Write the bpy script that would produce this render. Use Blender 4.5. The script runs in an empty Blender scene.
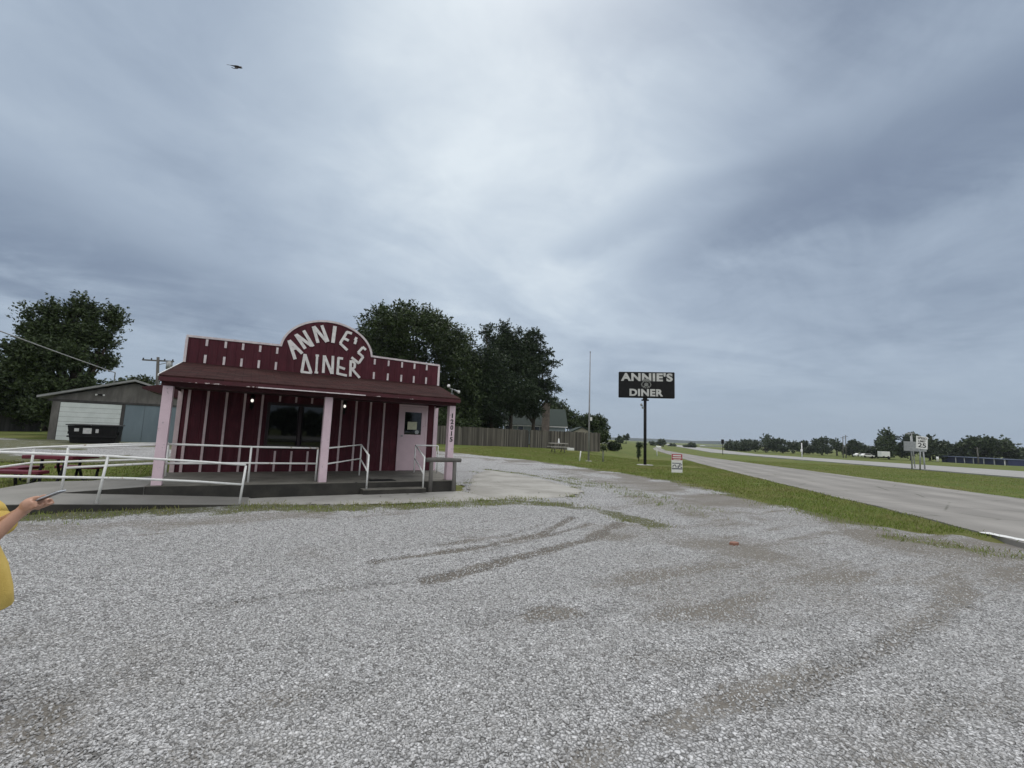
import bpy, bmesh, math, random
import numpy as np
from mathutils import Vector, Matrix

S = bpy.context.scene
COL = S.collection
rad = math.radians

# ------------------------------------------------------------------ camera
CAM = np.array([1.344, -11.25, 1.507]); YAW, PIT, ROL, FPX = 30.681, 6.625, 2.077, 448.84
cy_, cp_, cr_ = map(math.radians, (YAW, PIT, ROL))
FW = np.array([math.sin(cy_) * math.cos(cp_), math.cos(cy_) * math.cos(cp_), math.sin(cp_)])
RT0 = np.array([math.cos(cy_), -math.sin(cy_), 0.0]); UP0 = np.cross(RT0, FW)
RT = RT0 * math.cos(cr_) + UP0 * math.sin(cr_); UP = UP0 * math.cos(cr_) - RT0 * math.sin(cr_)
cam_d = bpy.data.cameras.new('camera'); cam = bpy.data.objects.new('camera', cam_d); COL.objects.link(cam)
cam.matrix_world = Matrix(((RT[0], UP[0], -FW[0], CAM[0]), (RT[1], UP[1], -FW[1], CAM[1]),
                           (RT[2], UP[2], -FW[2], CAM[2]), (0, 0, 0, 1)))
cam_d.sensor_width = 36.0; cam_d.lens = FPX * 36.0 / 1024.0
cam_d.clip_start = 0.05; cam_d.clip_end = 20000
S.camera = cam
S.render.resolution_x, S.render.resolution_y = 1024, 768


def ray(px, py):
    d = FW * FPX + RT * (px - 512) + UP * (384 - py)
    return d / np.linalg.norm(d)


# ------------------------------------------------------------------ sky, sun, exposure
S.view_settings.view_transform = 'Standard'; S.view_settings.look = 'None'
S.view_settings.exposure = 0.08; S.view_settings.gamma = 1.0; S.view_settings.use_curve_mapping = False
SUN_AZ, SUN_EL = 36.0, 56.0
W = bpy.data.worlds.new('World'); S.world = W; W.use_nodes = True
wn = W.node_tree; wn.nodes.clear()


class NT:
    """small node-tree writer"""
    def __init__(s, nt): s.nt = nt
    def n(s, t, **kw):
        nd = s.nt.nodes.new(t)
        for k, v in kw.items():
            if k.startswith('i_'):
                key = k[2:]; nd.inputs[int(key) if key.isdigit() else key.replace('_', ' ')].default_value = v
            else: setattr(nd, k, v)
        return nd
    def l(s, a, b): s.nt.links.new(a, b)
    def put(s, x, sock):
        if isinstance(x, (int, float, tuple, list)): sock.default_value = x
        else: s.l(x, sock)
    def m(s, op, a, b=0.0, c=None, clamp=False):
        nd = s.nt.nodes.new('ShaderNodeMath'); nd.operation = op; nd.use_clamp = clamp
        s.put(a, nd.inputs[0]); s.put(b, nd.inputs[1])
        if c is not None: s.put(c, nd.inputs[2])
        return nd.outputs[0]
    def ss(s, x, a, b):
        nd = s.nt.nodes.new('ShaderNodeMapRange'); nd.interpolation_type = 'SMOOTHSTEP'
        s.put(x, nd.inputs[0]); s.put(a, nd.inputs[1]); s.put(b, nd.inputs[2]); return nd.outputs[0]
    def mix(s, f, a, b, mode='MIX'):
        nd = s.nt.nodes.new('ShaderNodeMix'); nd.data_type = 'RGBA'; nd.blend_type = mode
        s.put(f, nd.inputs[0])
        s.put(a if not isinstance(a, tuple) else (*a, 1)[:4], nd.inputs[6]); s.put(b if not isinstance(b, tuple) else (*b, 1)[:4], nd.inputs[7])
        return nd.outputs[2]
    def vm(s, op, a, b=None):
        nd = s.nt.nodes.new('ShaderNodeVectorMath'); nd.operation = op
        s.put(a, nd.inputs[0])
        if b is not None: s.put(b, nd.inputs[1])
        return nd.outputs['Value'] if op in ('DOT_PRODUCT', 'LENGTH') else nd.outputs[0]
    def noise(s, v, scale, detail=4, rough=.55, dist=0.0, dim='3D'):
        nd = s.n('ShaderNodeTexNoise'); nd.noise_dimensions = dim
        if v is not None: s.l(v, nd.inputs['Vector'])
        nd.inputs['Scale'].default_value = scale; nd.inputs['Detail'].default_value = detail
        nd.inputs['Roughness'].default_value = rough; nd.inputs['Distortion'].default_value = dist
        return nd.outputs[0]


def build_world():
    w = NT(wn)
    tc = w.n('ShaderNodeTexCoord'); dirv = tc.outputs['Generated']
    sky = w.n('ShaderNodeTexSky'); sky.sky_type = 'NISHITA'; sky.sun_disc = False
    sky.sun_elevation = rad(SUN_EL); sky.sun_rotation = rad(SUN_AZ); sky.dust_density = 2.0
    sep = w.n('ShaderNodeSeparateXYZ'); w.l(dirv, sep.inputs[0]); z = sep.outputs[2]
    zc = w.m('ADD', w.m('MAXIMUM', z, 0.0), 0.16)
    cmb = w.n('ShaderNodeCombineXYZ')
    w.l(w.m('DIVIDE', sep.outputs[0], zc), cmb.inputs[0]); w.l(w.m('DIVIDE', sep.outputs[1], zc), cmb.inputs[1])
    p = cmb.outputs[0]
    mp = w.n('ShaderNodeMapping'); w.l(p, mp.inputs[0]); mp.inputs['Rotation'].default_value = (0, 0, rad(38)); mp.inputs['Scale'].default_value = (0.72, 1.15, 1)
    n1 = w.noise(mp.outputs[0], 0.95, 7, .55, .9)
    n2 = w.noise(p, 3.0, 8, .62, .5)
    n3 = w.noise(p, 0.42, 3, .5, .3)
    base = w.m('ADD', w.m('MULTIPLY', n1, .50), w.m('ADD', w.m('MULTIPLY', n2, .24), w.m('MULTIPLY', n3, .26)))
    v = w.m('MULTIPLY', w.m('ADD', w.m('SUBTRACT', base, .5), .060), 1.32)
    # bright thin part of the cloud in front of the sun
    g0 = ray(500, 120); dg = w.vm('DOT_PRODUCT', dirv, tuple(g0))
    v = w.m('ADD', v, w.m('MULTIPLY', w.ss(dg, .84, 1.0), .30))
    g1 = ray(470, 30); v = w.m('ADD', v, w.m('MULTIPLY', w.ss(w.vm('DOT_PRODUCT', dirv, tuple(g1)), .93, 1.0), .10))
    # darker cloud banks along great circles
    def bank(a, b, width, amp, c0, lo, hi, side=0.0):
        nonlocal v
        nn = np.cross(ray(*a), ray(*b)); nn /= np.linalg.norm(nn)
        d = w.vm('DOT_PRODUCT', dirv, tuple(nn))
        d = w.m('ADD', d, w.m('MULTIPLY', w.m('SUBTRACT', n1, .5), .22))
        d = w.m('ADD', d, w.m('MULTIPLY', w.m('SUBTRACT', n2, .5), .06))
        k = w.m('SUBTRACT', 1.0, w.ss(w.m('ABSOLUTE', d), 0.0, width))
        reg = w.ss(w.vm('DOT_PRODUCT', dirv, tuple(ray(*c0))), lo, hi)
        v = w.m('SUBTRACT', v, w.m('MULTIPLY', w.m('MULTIPLY', k, reg), amp))
    bank((700, 245), (1024, 105), .12, .22, (960, 140), .80, .96)
    bank((-40, 215), (210, 300), .13, .26, (60, 265), .84, .99)
    bank((600, 240), (740, 180), .05, .13, (660, 220), .95, .995)
    bank((650, 10), (800, -10), .12, .16, (720, 0), .9, .99)
    for px_, py_, lo_, amp_ in ((1060, -20, .74, .10), (-60, -20, .74, .06), (980, 400, .80, .05)):
        v = w.m('SUBTRACT', v, w.m('MULTIPLY', w.ss(w.vm('DOT_PRODUCT', dirv, tuple(ray(px_, py_))), lo_, .99), amp_))
    cr = w.n('ShaderNodeValToRGB'); w.l(w.m('ADD', v, .5), cr.inputs[0])
    e = cr.color_ramp.elements
    e[0].position = .0; e[0].color = (.150, .195, .285, 1)
    e[1].position = 1.0; e[1].color = (.72, .80, .86, 1)
    for ps, c in ((.25, (.232, .292, .388)), (.5, (.362, .438, .542)), (.75, (.50, .585, .68))):
        x = e.new(ps); x.color = (*c, 1)
    # paler towards the horizon
    col = w.mix(w.m('SUBTRACT', 1.0, w.ss(z, .0, .20)), cr.outputs[0], (.325, .405, .510))
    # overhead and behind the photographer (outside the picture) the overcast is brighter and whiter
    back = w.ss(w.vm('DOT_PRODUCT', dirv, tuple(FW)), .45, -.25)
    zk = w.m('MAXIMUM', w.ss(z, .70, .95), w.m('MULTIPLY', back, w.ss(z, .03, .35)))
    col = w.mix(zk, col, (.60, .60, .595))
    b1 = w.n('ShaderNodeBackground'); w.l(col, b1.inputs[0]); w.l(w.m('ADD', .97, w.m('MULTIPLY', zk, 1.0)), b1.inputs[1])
    b2 = w.n('ShaderNodeBackground'); w.l(sky.outputs[0], b2.inputs[0]); b2.inputs[1].default_value = .10
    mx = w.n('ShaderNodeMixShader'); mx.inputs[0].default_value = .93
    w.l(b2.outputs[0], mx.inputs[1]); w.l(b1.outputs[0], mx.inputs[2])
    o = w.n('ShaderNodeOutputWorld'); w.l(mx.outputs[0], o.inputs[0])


build_world()
sd = bpy.data.lights.new('sun', 'SUN'); sun = bpy.data.objects.new('sun', sd); COL.objects.link(sun)
sd.energy = 1.25; sd.angle = rad(22); sd.color = (1.0, .965, .92)
sdir = Vector((math.sin(rad(SUN_AZ)) * math.cos(rad(SUN_EL)), math.cos(rad(SUN_AZ)) * math.cos(rad(SUN_EL)), math.sin(rad(SUN_EL))))
sun.rotation_euler = (-sdir).to_track_quat('-Z', 'Y').to_euler(); sun.location = (0, 30, 40)

# ------------------------------------------------------------------ terrain function
RD = np.array([math.sin(rad(47.2)), math.cos(rad(47.2))]); RN = np.array([-RD[1], RD[0]])


def sstep(a, b, x):
    u = np.clip((x - a) / (b - a), 0, 1); return u * u * (3 - 2 * u)


def H(X, Y):
    dx, dy = X - CAM[0], Y - CAM[1]; t = dx * RD[0] + dy * RD[1]; s = dx * RN[0] + dy * RN[1]
    road = -.0125 * np.clip(t - 12, 0, 218)
    left = .022 * np.clip(s - 13, 0, 22); wv = sstep(0, 12, s); back = .25 * sstep(20, 45, t)
    return road * (1 - wv) + wv * (left * .9 + back)


def ROAD0(t): return float(np.interp(t, [0, 10, 18, 45], [-6.3, -6.15, -5.8, -4.95]))
def hz(x, y): return float(H(np.float64(x), np.float64(y)))
def TS(t, s): return CAM[:2] + RD * t + RN * s


def at(px, py):
    d = ray(px, py); ts = np.concatenate([np.arange(.5, 60, .05), np.arange(60, 600, .5)])
    P = CAM + ts[:, None] * d; g = P[:, 2] - H(P[:, 0], P[:, 1]); i = int(np.argmax(g < 0))
    return P[i - 1] + (P[i] - P[i - 1]) * g[i - 1] / (g[i - 1] - g[i])


def far(px, dist, py=None):
    """a ground point in the direction of a column of the view, or the height seen at row py there"""
    d = ray(px, 445 if py is None else py); k = dist / math.hypot(d[0], d[1])
    P = CAM + d * k
    if py is None: P[2] = hz(P[0], P[1])
    return P


# ------------------------------------------------------------------ helpers
ORG = {}


def tag(o, label=None, cat=None, group=None, kind=None):
    if label: o['label'] = label
    if cat: o['category'] = cat
    if group: o['group'] = group
    if kind: o['kind'] = kind
    return o


def thing(name, loc, label, cat, group=None):
    o = bpy.data.objects.new(name, None); o.location = loc; o.empty_display_size = .2; COL.objects.link(o)
    ORG[o.name] = Vector(loc)
    return tag(o, label, cat, group)


def link(name, me, mat, parent=None):
    o = bpy.data.objects.new(name, me); COL.objects.link(o)
    if mat: me.materials.append(mat)
    if parent is not None: o.parent = parent; ORG[o.name] = ORG[parent.name]
    return o


class MB:
    """collects solids in world coordinates and links them as one mesh"""
    def __init__(s): s.v = []; s.f = []; s.sm = []
    def add(s, vs, fs, smooth=False):
        b = len(s.v); s.v += [tuple(map(float, x)) for x in vs]
        s.f += [tuple(b + i for i in f) for f in fs]; s.sm += [smooth] * len(fs); return s
    def box(s, x0, x1, y0, y1, z0, z1):
        return s.add([(x0, y0, z0), (x1, y0, z0), (x1, y1, z0), (x0, y1, z0), (x0, y0, z1), (x1, y0, z1), (x1, y1, z1), (x0, y1, z1)],
                     [(3, 2, 1, 0), (4, 5, 6, 7), (0, 1, 5, 4), (1, 2, 6, 5), (2, 3, 7, 6), (3, 0, 4, 7)])
    def obox(s, c, ax, ay, az, hx, hy, hz_):
        c, ax, ay, az = map(Vector, (c, ax, ay, az))
        vs = [c + ax * hx * i + ay * hy * j + az * hz_ * k for k in (-1, 1) for i, j in ((-1, -1), (1, -1), (1, 1), (-1, 1))]
        return s.add(vs, [(3, 2, 1, 0), (4, 5, 6, 7), (0, 1, 5, 4), (1, 2, 6, 5), (2, 3, 7, 6), (3, 0, 4, 7)])
    def prism(s, poly, f0, f1):
        """poly: list of 2D points; f0, f1 map a 2D point to the two 3D faces"""
        n = len(poly); vs = [f0(*p) for p in poly] + [f1(*p) for p in poly]
        fs = [tuple(range(n))[::-1], tuple(range(n, 2 * n))] + [(i, (i + 1) % n, n + (i + 1) % n, n + i) for i in range(n)]
        return s.add(vs, fs)
    def tube(s, pts, r, n=8, cap=True, smooth=True):
        pts = [Vector(p) for p in pts]; rs = r if isinstance(r, (list, tuple)) else [r] * len(pts)
        rings = []; ref = None
        for i, p in enumerate(pts):
            t = (pts[min(i + 1, len(pts) - 1)] - pts[max(i - 1, 0)]).normalized()
            if ref is None:
                ref = t.cross(Vector((0, 0, 1)));
                if ref.length < .05: ref = t.cross(Vector((1, 0, 0)))
            ref = (ref - t * ref.dot(t)).normalized(); b = t.cross(ref)
            rings.append([p + (ref * math.cos(2 * math.pi * k / n) + b * math.sin(2 * math.pi * k / n)) * rs[i] for k in range(n)])
        vs = [q for rg in rings for q in rg]; fs = []
        for i in range(len(pts) - 1):
            for k in range(n): fs.append((i * n + k, i * n + (k + 1) % n, (i + 1) * n + (k + 1) % n, (i + 1) * n + k))
        s.add(vs, fs, smooth)
        if cap:
            b = len(s.v) - len(vs)
            s.f += [tuple(b + k for k in range(n))[::-1], tuple(b + (len(pts) - 1) * n + k for k in range(n))]; s.sm += [False, False]
        return s
    def loft(s, rings, smooth=True, cap=True):
        n = len(rings[0]); vs = [q for rg in rings for q in rg]; fs = []
        for i in range(len(rings) - 1):
            for k in range(n): fs.append((i * n + k, i * n + (k + 1) % n, (i + 1) * n + (k + 1) % n, (i + 1) * n + k))
        s.add(vs, fs, smooth)
        if cap:
            b = len(s.v) - len(vs)
            s.f += [tuple(b + k for k in range(n))[::-1], tuple(b + (len(rings) - 1) * n + k for k in range(n))]; s.sm += [smooth, smooth]
        return s
    def build(s, name, mat, parent=None, bevel=0.0, origin=None):
        o0 = ORG[parent.name] if parent is not None else Vector(origin or (0, 0, 0))
        me = bpy.data.meshes.new(name)
        me.from_pydata([(x - o0.x, y - o0.y, z - o0.z) for x, y, z in s.v], [], s.f); me.update()
        for p, sm in zip(me.polygons, s.sm): p.use_smooth = sm
        bm = bmesh.new(); bm.from_mesh(me); bmesh.ops.recalc_face_normals(bm, faces=bm.faces); bm.to_mesh(me); bm.free()
        o = link(name, me, mat, parent)
        if parent is None: o.location = o0; ORG[o.name] = o0
        if bevel:
            m = o.modifiers.new('bevel', 'BEVEL'); m.width = bevel; m.segments = 2; m.limit_method = 'ANGLE'; m.angle_limit = rad(40)
        return o


def copy_tree(o, loc=None, parent=None):
    c = o.copy(); COL.objects.link(c)
    if parent is not None: c.parent = parent
    if loc is not None: c.location = loc
    for ch in list(o.children): copy_tree(ch, None, c)
    return c


# ------------------------------------------------------------------ materials
MATS = {}


def mat(name, c1, c2=None, scale=6.0, rough=.7, bump=.15, fine=60.0, spec=.4, metal=0.0, stretch=(1, 1, 1), stains=None, lo=.35, hi=.65):
    """painted or weathered surface: two base colours mixed by noise, fine grain, bump, optional stains"""
    m = bpy.data.materials.new(name); m.use_nodes = True; t = NT(m.node_tree); b = m.node_tree.nodes['Principled BSDF']
    tc = t.n('ShaderNodeTexCoord'); mp = t.n('ShaderNodeMapping'); t.l(tc.outputs['Object'], mp.inputs[0]); mp.inputs['Scale'].default_value = stretch
    v = mp.outputs[0]; c2 = c2 or tuple(x * .75 for x in c1)
    n1 = t.noise(v, scale, 5, .6); n2 = t.noise(v, fine, 3, .6)
    f = t.ss(n1, lo, hi)
    col = t.mix(f, c1, c2)
    col = t.mix(.18, col, t.mix(n2, tuple(x * .45 for x in c1), tuple(min(1, x * 1.5) for x in c1)))
    if stains:
        sc, sscale, th = stains
        n4 = t.noise(tc.outputs['Object'], sscale, 6, .65)
        col = t.mix(t.ss(n4, th, th + .06), col, sc)
    t.l(col, b.inputs['Base Color'])
    b.inputs['Roughness'].default_value = rough; b.inputs['Metallic'].default_value = metal
    b.inputs['Specular IOR Level'].default_value = spec
    if bump:
        bp = t.n('ShaderNodeBump'); bp.inputs['Strength'].default_value = bump; bp.inputs['Distance'].default_value = .02
        t.l(t.m('ADD', t.m('MULTIPLY', n1, .5), t.m('MULTIPLY', n2, .5)), bp.inputs['Height']); t.l(bp.outputs[0], b.inputs['Normal'])
    MATS[name] = m; return m


def emit(name, c, s):
    m = bpy.data.materials.new(name); m.use_nodes = True; b = m.node_tree.nodes['Principled BSDF']
    b.inputs['Base Color'].default_value = (*c, 1); b.inputs['Emission Color'].default_value = (*c, 1); b.inputs['Emission Strength'].default_value = s
    return m


def siding_mat():
    m = bpy.data.materials.new('red_board_siding'); m.use_nodes = True; t = NT(m.node_tree); b = m.node_tree.nodes['Principled BSDF']
    tc = t.n('ShaderNodeTexCoord'); sx = t.n('ShaderNodeSeparateXYZ'); t.l(tc.outputs['Object'], sx.inputs[0])
    mp = t.n('ShaderNodeMapping'); t.l(tc.outputs['Object'], mp.inputs[0]); mp.inputs['Scale'].default_value = (9, 9, .8)
    g = t.noise(mp.outputs[0], 4, 5, .6); n = t.noise(tc.outputs['Object'], 1.6, 5, .6)
    col = t.mix(t.ss(g, .3, .75), (.068, .0065, .015), (.045, .0048, .011))
    mp2 = t.n('ShaderNodeMapping'); t.l(tc.outputs['Object'], mp2.inputs[0]); mp2.inputs['Scale'].default_value = (5, 5, .35)
    n6 = t.noise(mp2.outputs[0], 1.5, 6, .65); n7 = t.noise(tc.outputs['Object'], 14, 5, .7)
    col = t.mix(t.m('MULTIPLY', t.ss(n, .45, .75), .6), col, (.105, .018, .030))
    col = t.mix(t.m('MULTIPLY', t.ss(n6, .52, .74), .7), col, (.120, .032, .045))
    col = t.mix(t.m('MULTIPLY', t.ss(n7, .66, .74), .6), col, (.16, .10, .10))
    col = t.mix(t.m('MULTIPLY', t.ss(n6, .46, .28), .6), col, (.034, .005, .010))
    fr = t.m('FRACT', t.m('DIVIDE', sx.outputs[0], .2065)); gr = t.m('SUBTRACT', 1.0, t.ss(t.m('ABSOLUTE', t.m('SUBTRACT', fr, .5)), .0, .05))
    t.l(col, b.inputs['Base Color']); b.inputs['Roughness'].default_value = .62; b.inputs['Specular IOR Level'].default_value = .3
    bp = t.n('ShaderNodeBump'); bp.inputs['Strength'].default_value = .7; bp.inputs['Distance'].default_value = .012
    t.l(t.m('SUBTRACT', t.m('MULTIPLY', g, .35), gr), bp.inputs['Height']); t.l(bp.outputs[0], b.inputs['Normal'])
    return m


def peel_mat(name, paint, under, zl, zh, xl=None):
    """paint flaking off a board's lower edge, bare wood showing"""
    m = mat(name, paint, tuple(x * .7 for x in paint), 3, .6, .2)
    t = NT(m.node_tree); b = m.node_tree.nodes['Principled BSDF']; tc = t.n('ShaderNodeTexCoord')
    src = b.inputs['Base Color'].links[0].from_socket
    sx = t.n('ShaderNodeSeparateXYZ'); t.l(tc.outputs['Object'], sx.inputs[0])
    n = t.noise(tc.outputs['Object'], 5.0, 5, .6)
    lim = t.m('ADD', t.ss(sx.outputs[2], zl, zh), t.m('MULTIPLY', t.m('SUBTRACT', .5, n), 2.6))
    if xl is not None: lim = t.m('ADD', lim, t.ss(sx.outputs[0], xl, xl + .8))
    t.l(t.mix(t.m('LESS_THAN', lim, -.12), src, under), b.inputs['Base Color'])
    return m


def shingle_mat(name, a, b_, mortar, sx=3.2, sy=7.0, coord='UV'):
    m = bpy.data.materials.new(name); m.use_nodes = True; t = NT(m.node_tree); b = m.node_tree.nodes['Principled BSDF']
    tc = t.n('ShaderNodeTexCoord'); mp = t.n('ShaderNodeMapping'); t.l(tc.outputs['Object'], mp.inputs[0])
    br = t.n('ShaderNodeTexBrick'); t.l(mp.outputs[0], br.inputs['Vector']); br.inputs['Scale'].default_value = 1.0
    br.inputs['Brick Width'].default_value = .33; br.inputs['Row Height'].default_value = .13; br.inputs['Mortar Size'].default_value = .006
    br.inputs['Color1'].default_value = (*a, 1); br.inputs['Color2'].default_value = (*b_, 1); br.inputs['Mortar'].default_value = (*mortar, 1)
    br.inputs['Bias'].default_value = -.1
    n = t.noise(tc.outputs['Object'], 2.2, 6, .65); n2 = t.noise(tc.outputs['Object'], 90, 2, .6)
    col = t.mix(t.m('MULTIPLY', t.ss(n, .45, .70), .5), br.outputs[0], (.062, .040, .036))
    col = t.mix(t.m('MULTIPLY', n2, .35), col, (.022, .014, .014))
    t.l(col, b.inputs['Base Color']); b.inputs['Roughness'].default_value = .95; b.inputs['Specular IOR Level'].default_value = .06
    bp = t.n('ShaderNodeBump'); bp.inputs['Strength'].default_value = .8; bp.inputs['Distance'].default_value = .015
    t.l(t.m('ADD', br.outputs[1], t.m('MULTIPLY', n2, -.4)), bp.inputs['Height']); bp.invert = True; t.l(bp.outputs[0], b.inputs['Normal'])
    return m


def leaf_mat(name, dark, light):
    m = bpy.data.materials.new(name); m.use_nodes = True; t = NT(m.node_tree); b = m.node_tree.nodes['Principled BSDF']
    g = t.n('ShaderNodeNewGeometry'); tc = t.n('ShaderNodeTexCoord'); n = t.noise(tc.outputs['Object'], .6, 3, .6)
    f = t.m('ADD', t.m('MULTIPLY', g.outputs['Random Per Island'], .7), t.m('MULTIPLY', t.m('SUBTRACT', n, .35), .8), clamp=True)
    t.l(t.mix(f, dark, light), b.inputs['Base Color']); b.inputs['Roughness'].default_value = .55; b.inputs['Specular IOR Level'].default_value = .25
    return m


def ground_grass_mat():
    m = bpy.data.materials.new('mown_grass'); m.use_nodes = True; t = NT(m.node_tree); b = m.node_tree.nodes['Principled BSDF']
    P = t.n('ShaderNodeNewGeometry').outputs['Position']
    n1 = t.noise(P, .22, 5, .6); n2 = t.noise(P, 1.4, 5, .65); n3 = t.noise(P, 14, 4, .7); n4 = t.noise(P, .035, 3, .5)
    col = t.mix(t.ss(n2, .3, .7), (.085, .122, .025), (.145, .168, .045))
    col = t.mix(t.m('MULTIPLY', t.ss(n1, .44, .66), .8), col, (.185, .165, .068))
    col = t.mix(t.m('MULTIPLY', t.ss(n3, .4, .75), .55), col, (.040, .058, .014))
    col = t.mix(t.m('MULTIPLY', t.ss(n4, .4, .65), .4), col, (.085, .110, .030))
    t.l(col, b.inputs['Base Color']); b.inputs['Roughness'].default_value = .9; b.inputs['Specular IOR Level'].default_value = .1
    bp = t.n('ShaderNodeBump'); bp.inputs['Strength'].default_value = .8; bp.inputs['Distance'].default_value = .06
    t.l(t.m('ADD', n3, t.m('MULTIPLY', n2, 1.2)), bp.inputs['Height']); t.l(bp.outputs[0], b.inputs['Normal'])
    return m


STONE_A, STONE_B, STONE_C, DIRT, DIRT2 = (.70, .70, .705), (.48, .48, .483), (.20, .196, .19), (.100, .088, .074), (.185, .168, .142)


def gravel_mat():
    m = bpy.data.materials.new('crushed_limestone'); m.use_nodes = True; t = NT(m.node_tree); b = m.node_tree.nodes['Principled BSDF']
    P = t.n('ShaderNodeNewGeometry').outputs['Position']
    dirt = t.n('ShaderNodeAttribute'); dirt.attribute_name = 'dirt'; weed = t.n('ShaderNodeAttribute'); weed.attribute_name = 'weed'
    vo = t.n('ShaderNodeTexVoronoi'); t.l(P, vo.inputs['Vector']); vo.inputs['Scale'].default_value = 42
    vo2 = t.n('ShaderNodeTexVoronoi'); t.l(P, vo2.inputs['Vector']); vo2.inputs['Scale'].default_value = 42; vo2.feature = 'DISTANCE_TO_EDGE'
    sc = t.n('ShaderNodeSeparateColor'); t.l(vo.outputs['Color'], sc.inputs[0])
    rp = t.n('ShaderNodeValToRGB'); t.l(sc.outputs[0], rp.inputs[0]); e = rp.color_ramp.elements
    e[0].position = 0; e[0].color = (*STONE_C, 1); e[1].position = 1; e[1].color = (*STONE_A, 1); x = e.new(.35); x.color = (*STONE_B, 1)
    n1 = t.noise(P, .5, 6, .62); n2 = t.noise(P, 3.0, 6, .68); n3 = t.noise(P, 40, 3, .7)
    mpx = t.n('ShaderNodeMapping'); t.l(P, mpx.inputs[0]); mpx.inputs['Rotation'].default_value = (0, 0, rad(-18)); mpx.inputs['Scale'].default_value = (.28, 1.5, 1)
    n5 = t.noise(mpx.outputs[0], 1.3, 5, .6)
    col = rp.outputs[0]
    col = t.mix(t.m('MULTIPLY', t.m('SUBTRACT', 1.0, t.ss(vo2.outputs[0], .0, .14)), .75), col, (.055, .052, .049))
    # fines and dirt between the stones: worn by wheels and in broad patches
    thin = t.m('ADD', t.m('MULTIPLY', t.ss(n5, .50, .72), .55), t.m('MULTIPLY', t.ss(n1, .52, .72), .50))
    dmask = t.m('ADD', dirt.outputs['Fac'], thin)
    k = t.ss(t.m('ADD', dmask, t.m('MULTIPLY', t.m('SUBTRACT', n3, .5), 1.3)), .30, .85)
    dcol = t.mix(n2, DIRT, DIRT2); dcol = t.mix(t.m('MULTIPLY', n3, .35), dcol, (.27, .255, .23))
    col = t.mix(t.m('MULTIPLY', k, .92), col, dcol)
    trk = t.n('ShaderNodeAttribute'); trk.attribute_name = 'rut'
    rk = t.ss(t.m('ADD', trk.outputs['Fac'], t.m('MULTIPLY', t.m('SUBTRACT', n3, .5), 1.5)), .35, .8)
    col = t.mix(t.m('MULTIPLY', rk, .62), col, t.mix(n2, (.085, .077, .067), (.17, .155, .135)))
    wk = t.ss(t.m('ADD', weed.outputs['Fac'], t.m('ADD', t.m('MULTIPLY', t.m('SUBTRACT', n2, .5), 1.5), t.m('MULTIPLY', t.m('SUBTRACT', n3, .5), .8))), .45, .75)
    gcol = t.mix(n3, (.055, .075, .020), (.155, .145, .065))
    col = t.mix(t.m('MULTIPLY', wk, .85), col, gcol)
    t.l(col, b.inputs['Base Color']); b.inputs['Roughness'].default_value = .92; b.inputs['Specular IOR Level'].default_value = .15
    h = t.m('ADD', t.m('MULTIPLY', t.m('MINIMUM', vo2.outputs[0], .3), t.m('SUBTRACT', 1.6, k)), t.m('MULTIPLY', n3, .12))
    bp = t.n('ShaderNodeBump'); bp.inputs['Strength'].default_value = .9; bp.inputs['Distance'].default_value = .03
    t.l(h, bp.inputs['Height']); t.l(bp.outputs[0], b.inputs['Normal'])
    return m


def stone_mat():
    m = bpy.data.materials.new('loose_limestone_chip'); m.use_nodes = True; t = NT(m.node_tree); b = m.node_tree.nodes['Principled BSDF']
    oi = t.n('ShaderNodeObjectInfo'); P = t.n('ShaderNodeNewGeometry').outputs['Position']
    rp = t.n('ShaderNodeValToRGB'); t.l(oi.outputs['Random'], rp.inputs[0]); e = rp.color_ramp.elements
    e[0].position = 0; e[0].color = (.17, .166, .16, 1); e[1].position = 1; e[1].color = (.69, .69, .695, 1)
    x = e.new(.28); x.color = (.29, .287, .283, 1); x = e.new(.7); x.color = (.53, .53, .533, 1)
    n = t.noise(P, 120, 3, .7); n1 = t.noise(P, .5, 4, .6)
    col = t.mix(.35, rp.outputs[0], t.mix(n, (.12, .115, .11), (.68, .68, .68)))
    col = t.mix(t.m('MULTIPLY', t.ss(n1, .52, .75), .30), col, DIRT2)
    t.l(col, b.inputs['Base Color']); b.inputs['Roughness'].default_value = .9; b.inputs['Specular IOR Level'].default_value = .15
    return m


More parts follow.
